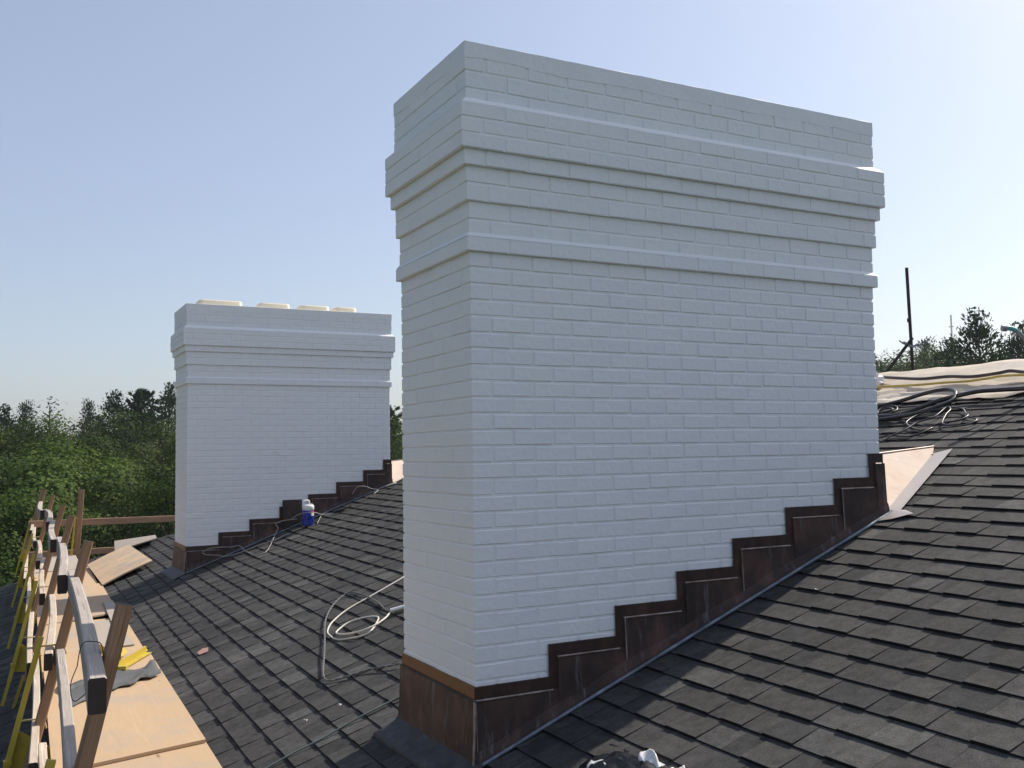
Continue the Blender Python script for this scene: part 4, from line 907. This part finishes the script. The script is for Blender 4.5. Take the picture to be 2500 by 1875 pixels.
for a, b_ in (((-0.14, 0.08, 0.08), (-0.08, 0.05, 0.03)), ((0.10, -0.05, -0.02), (0.17, -0.09, 0.03))):
    mb = MB(); mb.tube([L0(cl+Vector(a)), L0(cl+Vector(b_))], 0.012, 6); mb.build('bolt', M['galv'], sc)

# ------------------------------------------------------------------ trees
def broad_crown(seed, m, nclump=62, per=185, rx=1.0, rz=0.9, leaf=0.034):
    """unit crown: clumps of leaves over an uneven shell"""
    r = random.Random(seed); mb = MB(); cl = []
    for k in range(nclump):
        while True:
            d = Vector((r.gauss(0, 1), r.gauss(0, 1), r.gauss(0.15, 1)))
            if d.length > 0.1: break
        d.normalize(); rad = r.uniform(0.60, 1.0)*(1+0.30*noise.noise(d*1.6+Vector((seed, 0, 0))))
        cl.append((Vector((d.x*rx*rad, d.y*rx*rad, d.z*rz*rad)), r.uniform(0.17, 0.34), r.random(), d))
    for (c, cr, ct, cd) in cl:
        for q in range(int(per*(cr/0.2)**2)):
            d = (Vector((r.gauss(0, 1), r.gauss(0, 1), r.gauss(0, 1))).normalized()+cd*0.35).normalized(); rad = cr*r.uniform(0.7, 1.05)*(1+0.35*noise.noise(d*3+c*5))
            p = c+Vector((d.x*rad, d.y*rad, d.z*rad*0.75))
            n_ = (d*1.0+cd*0.5+Vector((r.gauss(0, 0.30), r.gauss(0, 0.30), r.gauss(0.2, 0.30)))).normalized()
            a = n_.cross(Vector((r.gauss(0, 1), r.gauss(0, 1), r.gauss(0, 1)))).normalized(); b_ = n_.cross(a); s_ = leaf*r.uniform(0.6, 1.25)
            mb.add([p-a*s_*0.5, p+b_*s_*0.42, p+a*s_*0.6, p-b_*s_*0.42], [(0, 1, 2, 3)], min(1, max(0, 0.45*ct+0.28+r.gauss(0, 0.16))))
    return mb.mesh('crown', m)
def trunk_mesh(seed, h, r0):
    r = random.Random(seed); mb = MB(); pts = [Vector((0.1*noise.noise(Vector((seed, i*0.5, 0)))*h*0.3, 0.1*noise.noise(Vector((seed, i*0.5, 9)))*h*0.3, h*i/6)) for i in range(7)]
    mb.tube(pts, r0, 8, True, 0, [r0*(1-0.75*i/6) for i in range(7)])
    for k in range(9):
        i = 2+k % 5; p = pts[i]; t = r.uniform(0, 6.28); q = p+Vector((math.cos(t), math.sin(t), r.uniform(0.4, 1.0)))*h*0.22
        mb.tube([p, p.lerp(q, 0.5)+Vector((0, 0, 0.02*h)), q], 0.1, 5, True, 0, [r0*0.35, r0*0.22, r0*0.08])
    return mb.mesh('trunk', M['bark'])
def conifer_crown(seed, kind):
    """unit-height conifer: whorled branches carrying needle tufts"""
    r = random.Random(seed); mb = MB(); nb = 190 if kind == 'spruce' else (90 if kind == 'pine' else 55)
    for k in range(nb):
        t = (k+r.random())/nb; z = 0.12+0.88*t; ang = k*2.399+r.uniform(-0.5, 0.5)
        if kind == 'spruce': ln = 0.36*(1-t)**0.60*r.uniform(0.65, 1.1)+0.008; rise = -0.05+0.75*t*t
        elif kind == 'pine': ln = 0.33*max(0.12, math.sin(math.pi*min(1, 0.22+0.80*t)))*r.uniform(0.45, 1.2); rise = 0.10+0.5*t
        else: ln = 0.20*max(0.1, (1-t))**0.4*r.uniform(0.3, 1.1); rise = 0.3
        d = Vector((math.cos(ang), math.sin(ang), rise)); nt_ = max(3, int(ln/0.022))
        mb2 = [Vector((0, 0, z))+d*ln*(i/nt_)+Vector((0, 0, -0.10*ln*(i/nt_)**2 if kind == 'spruce' else 0.10*ln*(i/nt_)**2)) for i in range(nt_+1)]
        for i, p in enumerate(mb2):
            if i/nt_ < (0.15 if kind != 'pine' else 0.38): continue
            ntf = (30 if kind == 'pine' else 14) if kind != 'bare' else 3
            for q in range(ntf):
                o = Vector((r.gauss(0, 1), r.gauss(0, 1), r.gauss(0, 0.5)))*(0.012 if kind == 'spruce' else 0.030)*(1.2-0.5*i/nt_)
                a = (d+Vector((r.gauss(0, 0.6), r.gauss(0, 0.6), r.gauss(0.1, 0.4)))).normalized(); b_ = a.cross(Vector((r.gauss(0, 1), r.gauss(0, 1), r.gauss(0, 1)))).normalized()
                s_ = (0.017 if kind == 'spruce' else 0.014)*r.uniform(0.6, 1.3); pp = p+o
                mb.add([pp-a*s_*0.6, pp+b_*s_*0.28, pp+a*s_*0.9, pp-b_*s_*0.28], [(0, 1, 2, 3)], min(1, max(0, r.gauss(0.45, 0.22))))
    return mb.mesh('crown', M['needle'])
def conifer_trunk(seed, kind):
    r = random.Random(seed); mb = MB(); mb.tube([(0, 0, 0), (0.004, 0, 0.5), (0, 0.003, 0.98)], 0.016, 7, True, 0, [0.020, 0.012, 0.002])
    nb = {'spruce': 30, 'pine': 40, 'bare': 46}[kind]
    for k in range(nb):
        t = (k+0.5)/nb; z = 0.15+0.82*t; ang = k*2.399; ln = (0.24*(1-t)+0.02) if kind != 'pine' else 0.26*max(0.12, math.sin(math.pi*min(1, 0.22+0.8*t)))
        d = Vector((math.cos(ang), math.sin(ang), 0.15+0.5*t)); mb.tube([(0, 0, z), Vector((0, 0, z))+d*ln*0.6, Vector((0, 0, z+0.03*ln))+d*ln], 0.003, 4, False, 0, [0.0045, 0.003, 0.001])
    return mb.mesh('trunk', M['bark'])
crowns = {k: [broad_crown(20+i+10*j, M[mn]) for i in range(2)] for j, (k, mn) in enumerate((('mid', 'leaf_a'), ('light', 'leaf_b'), ('olive', 'leaf_c')))}
trunks = [trunk_mesh(i, 1.0, 0.03) for i in range(3)]
con = {k: [conifer_crown(50+i, k) for i in range(2)] for k in ('spruce', 'pine', 'bare')}
cont = {k: conifer_trunk(70, k) for k in con}
rt = random.Random(5)
GZ = -13.0
def broad(az, dist, ztop, rad, kind, label, group, var=0):
    """az in degrees from the eye, crown top ztop above the eye"""
    x = CAM.x+dist*math.sin(R(az)); y = CAM.y+dist*math.cos(R(az)); zt = CAM.z+ztop
    root = empty('broadleaf_tree', (x, y, GZ), rt.uniform(0, 6.28)); tag(root, label, 'tree', group)
    rzz = rad*rt.uniform(0.85, 1.1)
    c = link('crown', crowns[kind][var % 2], root, (0, 0, zt-GZ-rzz)); c.scale = (rad, rad*rt.uniform(0.9, 1.1), rzz)
    t = link('trunk', trunks[var % 3], root); hh = zt-GZ-rzz*0.7; t.scale = (hh*0.9, hh*0.9, hh)
def conifer(az, dist, ztop, kind, label, group, hscale=1.0, var=0, height=None):
    x = CAM.x+dist*math.sin(R(az)); y = CAM.y+dist*math.cos(R(az)); zt = CAM.z+ztop; h = zt-GZ
    root = empty('conifer_tree', (x, y, GZ), rt.uniform(0, 6.28)); tag(root, label, 'tree', group)
    c = link('crown', con[kind][var % 2], root); c.scale = (h*hscale, h*hscale, h)
    t = link('trunk', cont[kind], root); t.scale = (h*hscale, h*hscale, h)
GW = 'wood left of the far chimney'
place = ['first', 'second', 'third', 'fourth', 'fifth', 'sixth', 'seventh', 'eighth', 'ninth', 'tenth']
rows = [('front row', 27, -2.6, 2.9, [(-2.0, 'mid'), (1.6, 'mid'), (5.0, 'olive'), (8.4, 'mid'), (11.5, 'olive')]),
        ('second row', 36, -1.0, 3.3, [(-1.2, 'light'), (2.6, 'mid'), (6.0, 'olive'), (9.3, 'mid'), (12.6, 'mid')]),
        ('third row', 46, 0.4, 3.9, [(-2.2, 'mid'), (1.3, 'light'), (4.4, 'mid'), (7.6, 'light'), (10.8, 'mid'), (14, 'olive')]),
        ('fourth row', 57, 1.3, 4.3, [(-0.6, 'olive'), (2.5, 'mid'), (5.3, 'mid'), (8.3, 'olive'), (11.4, 'mid')]),
        ('back row', 70, 2.3, 4.8, [(-1.8, 'mid'), (1.2, 'mid'), (3.6, 'olive'), (6.2, 'mid'), (8.7, 'mid'), (11.2, 'mid')])]
hue = {'mid': 'mid green', 'light': 'light green', 'olive': 'olive green'}
for (nm, dist, zt, rad, L) in rows:
    for i, (az, kd) in enumerate(L):
        broad(az+rt.uniform(-0.4, 0.4), dist*rt.uniform(0.95, 1.06), zt+rt.uniform(-0.6, 0.6), rad*rt.uniform(0.88, 1.15), kd, '%s broadleaf tree, %s from the left in the %s of the wood' % (hue[kd], place[i], nm), GW, i)
for i in range(9):      # wood carried on unseen past the left edge, added to dim chimneys' left faces
    broad(-21-i*8.0, 25+3*(i % 2), 4.6+1.2*(i % 3), 4.8, ['mid', 'olive', 'light'][i % 3], '%s unseen broadleaf tree beyond the left edge of the picture, added to block sky light' % place[i], 'wood beyond the left edge', i)
for i, (az, el, dist, kd, hs, lb) in enumerate([
        (0.15, 0.044, 76, 'pine', 0.75, 'dark pine at the left edge of the skyline'), (1.25, 0.047, 82, 'pine', 0.5, 'ragged pine second on the skyline at left'),
        (2.40, 0.0545, 84, 'bare', 1.0, 'nearly bare dead topped pine on the skyline above the wood'), (4.30, 0.049, 80, 'pine', 0.42, 'slender dark pine between the dead pine and the broad pine'),
        (5.60, 0.058, 78, 'pine', 0.66, 'broad crowned white pine on the skyline'), (7.0, 0.0625, 80, 'spruce', 0.72, 'pointed dark spruce on the skyline left of the far chimney'),
        (8.4, 0.065, 76, 'pine', 0.62, 'tall layered pine touching the left edge of the far chimney')]):
    conifer(az, dist, el*dist, kd, lb, 'conifers on the left skyline', hs, i)
conifer(20.3, 70, 0.047*70, 'spruce', 'dark spruce seen in the gap between the two chimneys', 'conifers behind the chimneys', 1.0, 1)
broad(21.5, 62, 0.8, 4.0, 'mid', 'green tree low in the gap between the two chimneys', 'trees behind the roof ridge', 0)
for i in range(10):     # the wood closes in behind both chimneys
    broad(13.5+3.2*i, 66+12*(i % 2), 1.2+1.0*(i % 3), 6.2, ['mid', 'olive', 'mid', 'light'][i % 4], '%s tree of the wood hidden behind the two chimneys' % place[i], 'trees behind the roof ridge', i)
GR = 'trees beyond the ridge at right'
conifer(53.8, 62, 0.1165*62, 'pine', 'big dark pine standing highest beyond the ridge at right', GR, 0.62, 0)
for i, (az, el, dist, rad, kd, lb) in enumerate([
        (46.0, 0.083, 110, 5.5, 'mid', 'dark round tree just right of the front chimney on the horizon'), (47.3, 0.068, 95, 4.5, 'light', 'yellowish green tree behind the scaffold brace'),
        (48.8, 0.076, 105, 5.5, 'mid', 'rounded mid green tree right of the scaffold tube'), (50.3, 0.080, 95, 5.0, 'mid', 'green tree left of the thin mast on the horizon'),
        (51.9, 0.085, 85, 4.8, 'olive', 'olive tree below the thin mast'), (53.0, 0.078, 70, 4.0, 'olive', 'olive tree at the foot of the big pine'), (55.2, 0.085, 75, 4.5, 'mid', 'green tree right of the big pine'),
        (57.2, 0.088, 80, 5.0, 'olive', 'olive tree at the right edge beyond the ridge'), (48.2, 0.080, 130, 7.0, 'mid', 'distant dark tree mass just left of the scaffold tube'), (50.9, 0.074, 120, 7.0, 'mid', 'distant rounded tree between scaffold tube and mast'), (47.0, 0.055, 70, 3.6, 'light', 'low pale green tree just above the canvas near the chimney'), (49.5, 0.062, 75, 4.0, 'light', 'low pale green tree above the canvas left of the mast')]):
    broad(az, dist, el*dist*1.06, rad*1.4, kd, lb, GR, i)
for i in range(8):
    broad(46.8+1.3*i+rt.uniform(-0.3, 0.3), 128+10*(i % 2), (0.073+0.006*(i % 3))*130, 8.5, ['mid', 'olive'][i % 2], 'far hazy tree on the right horizon, %s from the front chimney' % place[i], GR, i)
for i, (az, el, dist, kd, lb) in enumerate([(48.1, 0.090, 120, 'spruce', 'small dark conifer just behind the scaffold tube'), (51.2, 0.094, 100, 'pine', 'thin topped pine left of the mast foot'),
                                            (55.6, 0.102, 70, 'pine', 'dark pine right behind the big pine'), (56.8, 0.098, 78, 'pine', 'dark pine at the right edge of the picture'), (52.4, 0.093, 90, 'pine', 'ragged pine right of the mast foot')]):
    conifer(az, dist, el*dist, kd, lb, GR, 0.6, i)
# far mast
M['mast'] = m_worn('hazed_mast', (0.62, 0.62, 0.62), 0.6)  # distance haze put into the colour: mast lightened to look faint
ms = empty('radio_mast', (345.5, 262.9, GZ)); tag(ms, 'thin pale radio mast far away on the right horizon', 'mast')
mb = MB(); mb.tube([(0, 0, 0), (-0.8, -0.7, 65.7)], 0.5, 6, True, 0, [0.55, 0.32]); mb.build('pole', M['mast'], ms)
for zz in (60.8, 54.8):
    mb = MB(); mb.tube([(-1.2, 0.3, zz), (-0.1, -1.3, zz)], 0.28, 6); mb.build('crossarm', M['mast'], ms)

# ------------------------------------------------------------------ thin summer haze over everything
mb = MB(); mb.box((-700, -700, -15.5), (700, 700, 62))
hm_ = bpy.data.materials.new('haze_air'); hm_.use_nodes = True; hn = hm_.node_tree
hn.nodes.remove(hn.nodes['Principled BSDF']); pv = hn.nodes.new('ShaderNodeVolumePrincipled')
pv.inputs['Color'].default_value = (0.92, 0.95, 1.0, 1); pv.inputs['Density'].default_value = 0.00032; pv.inputs['Anisotropy'].default_value = 0.3
hn.links.new(pv.outputs[0], hn.nodes['Material Output'].inputs['Volume'])
tag(mb.build('haze', hm_), 'pale summer haze in the air', kind='stuff')
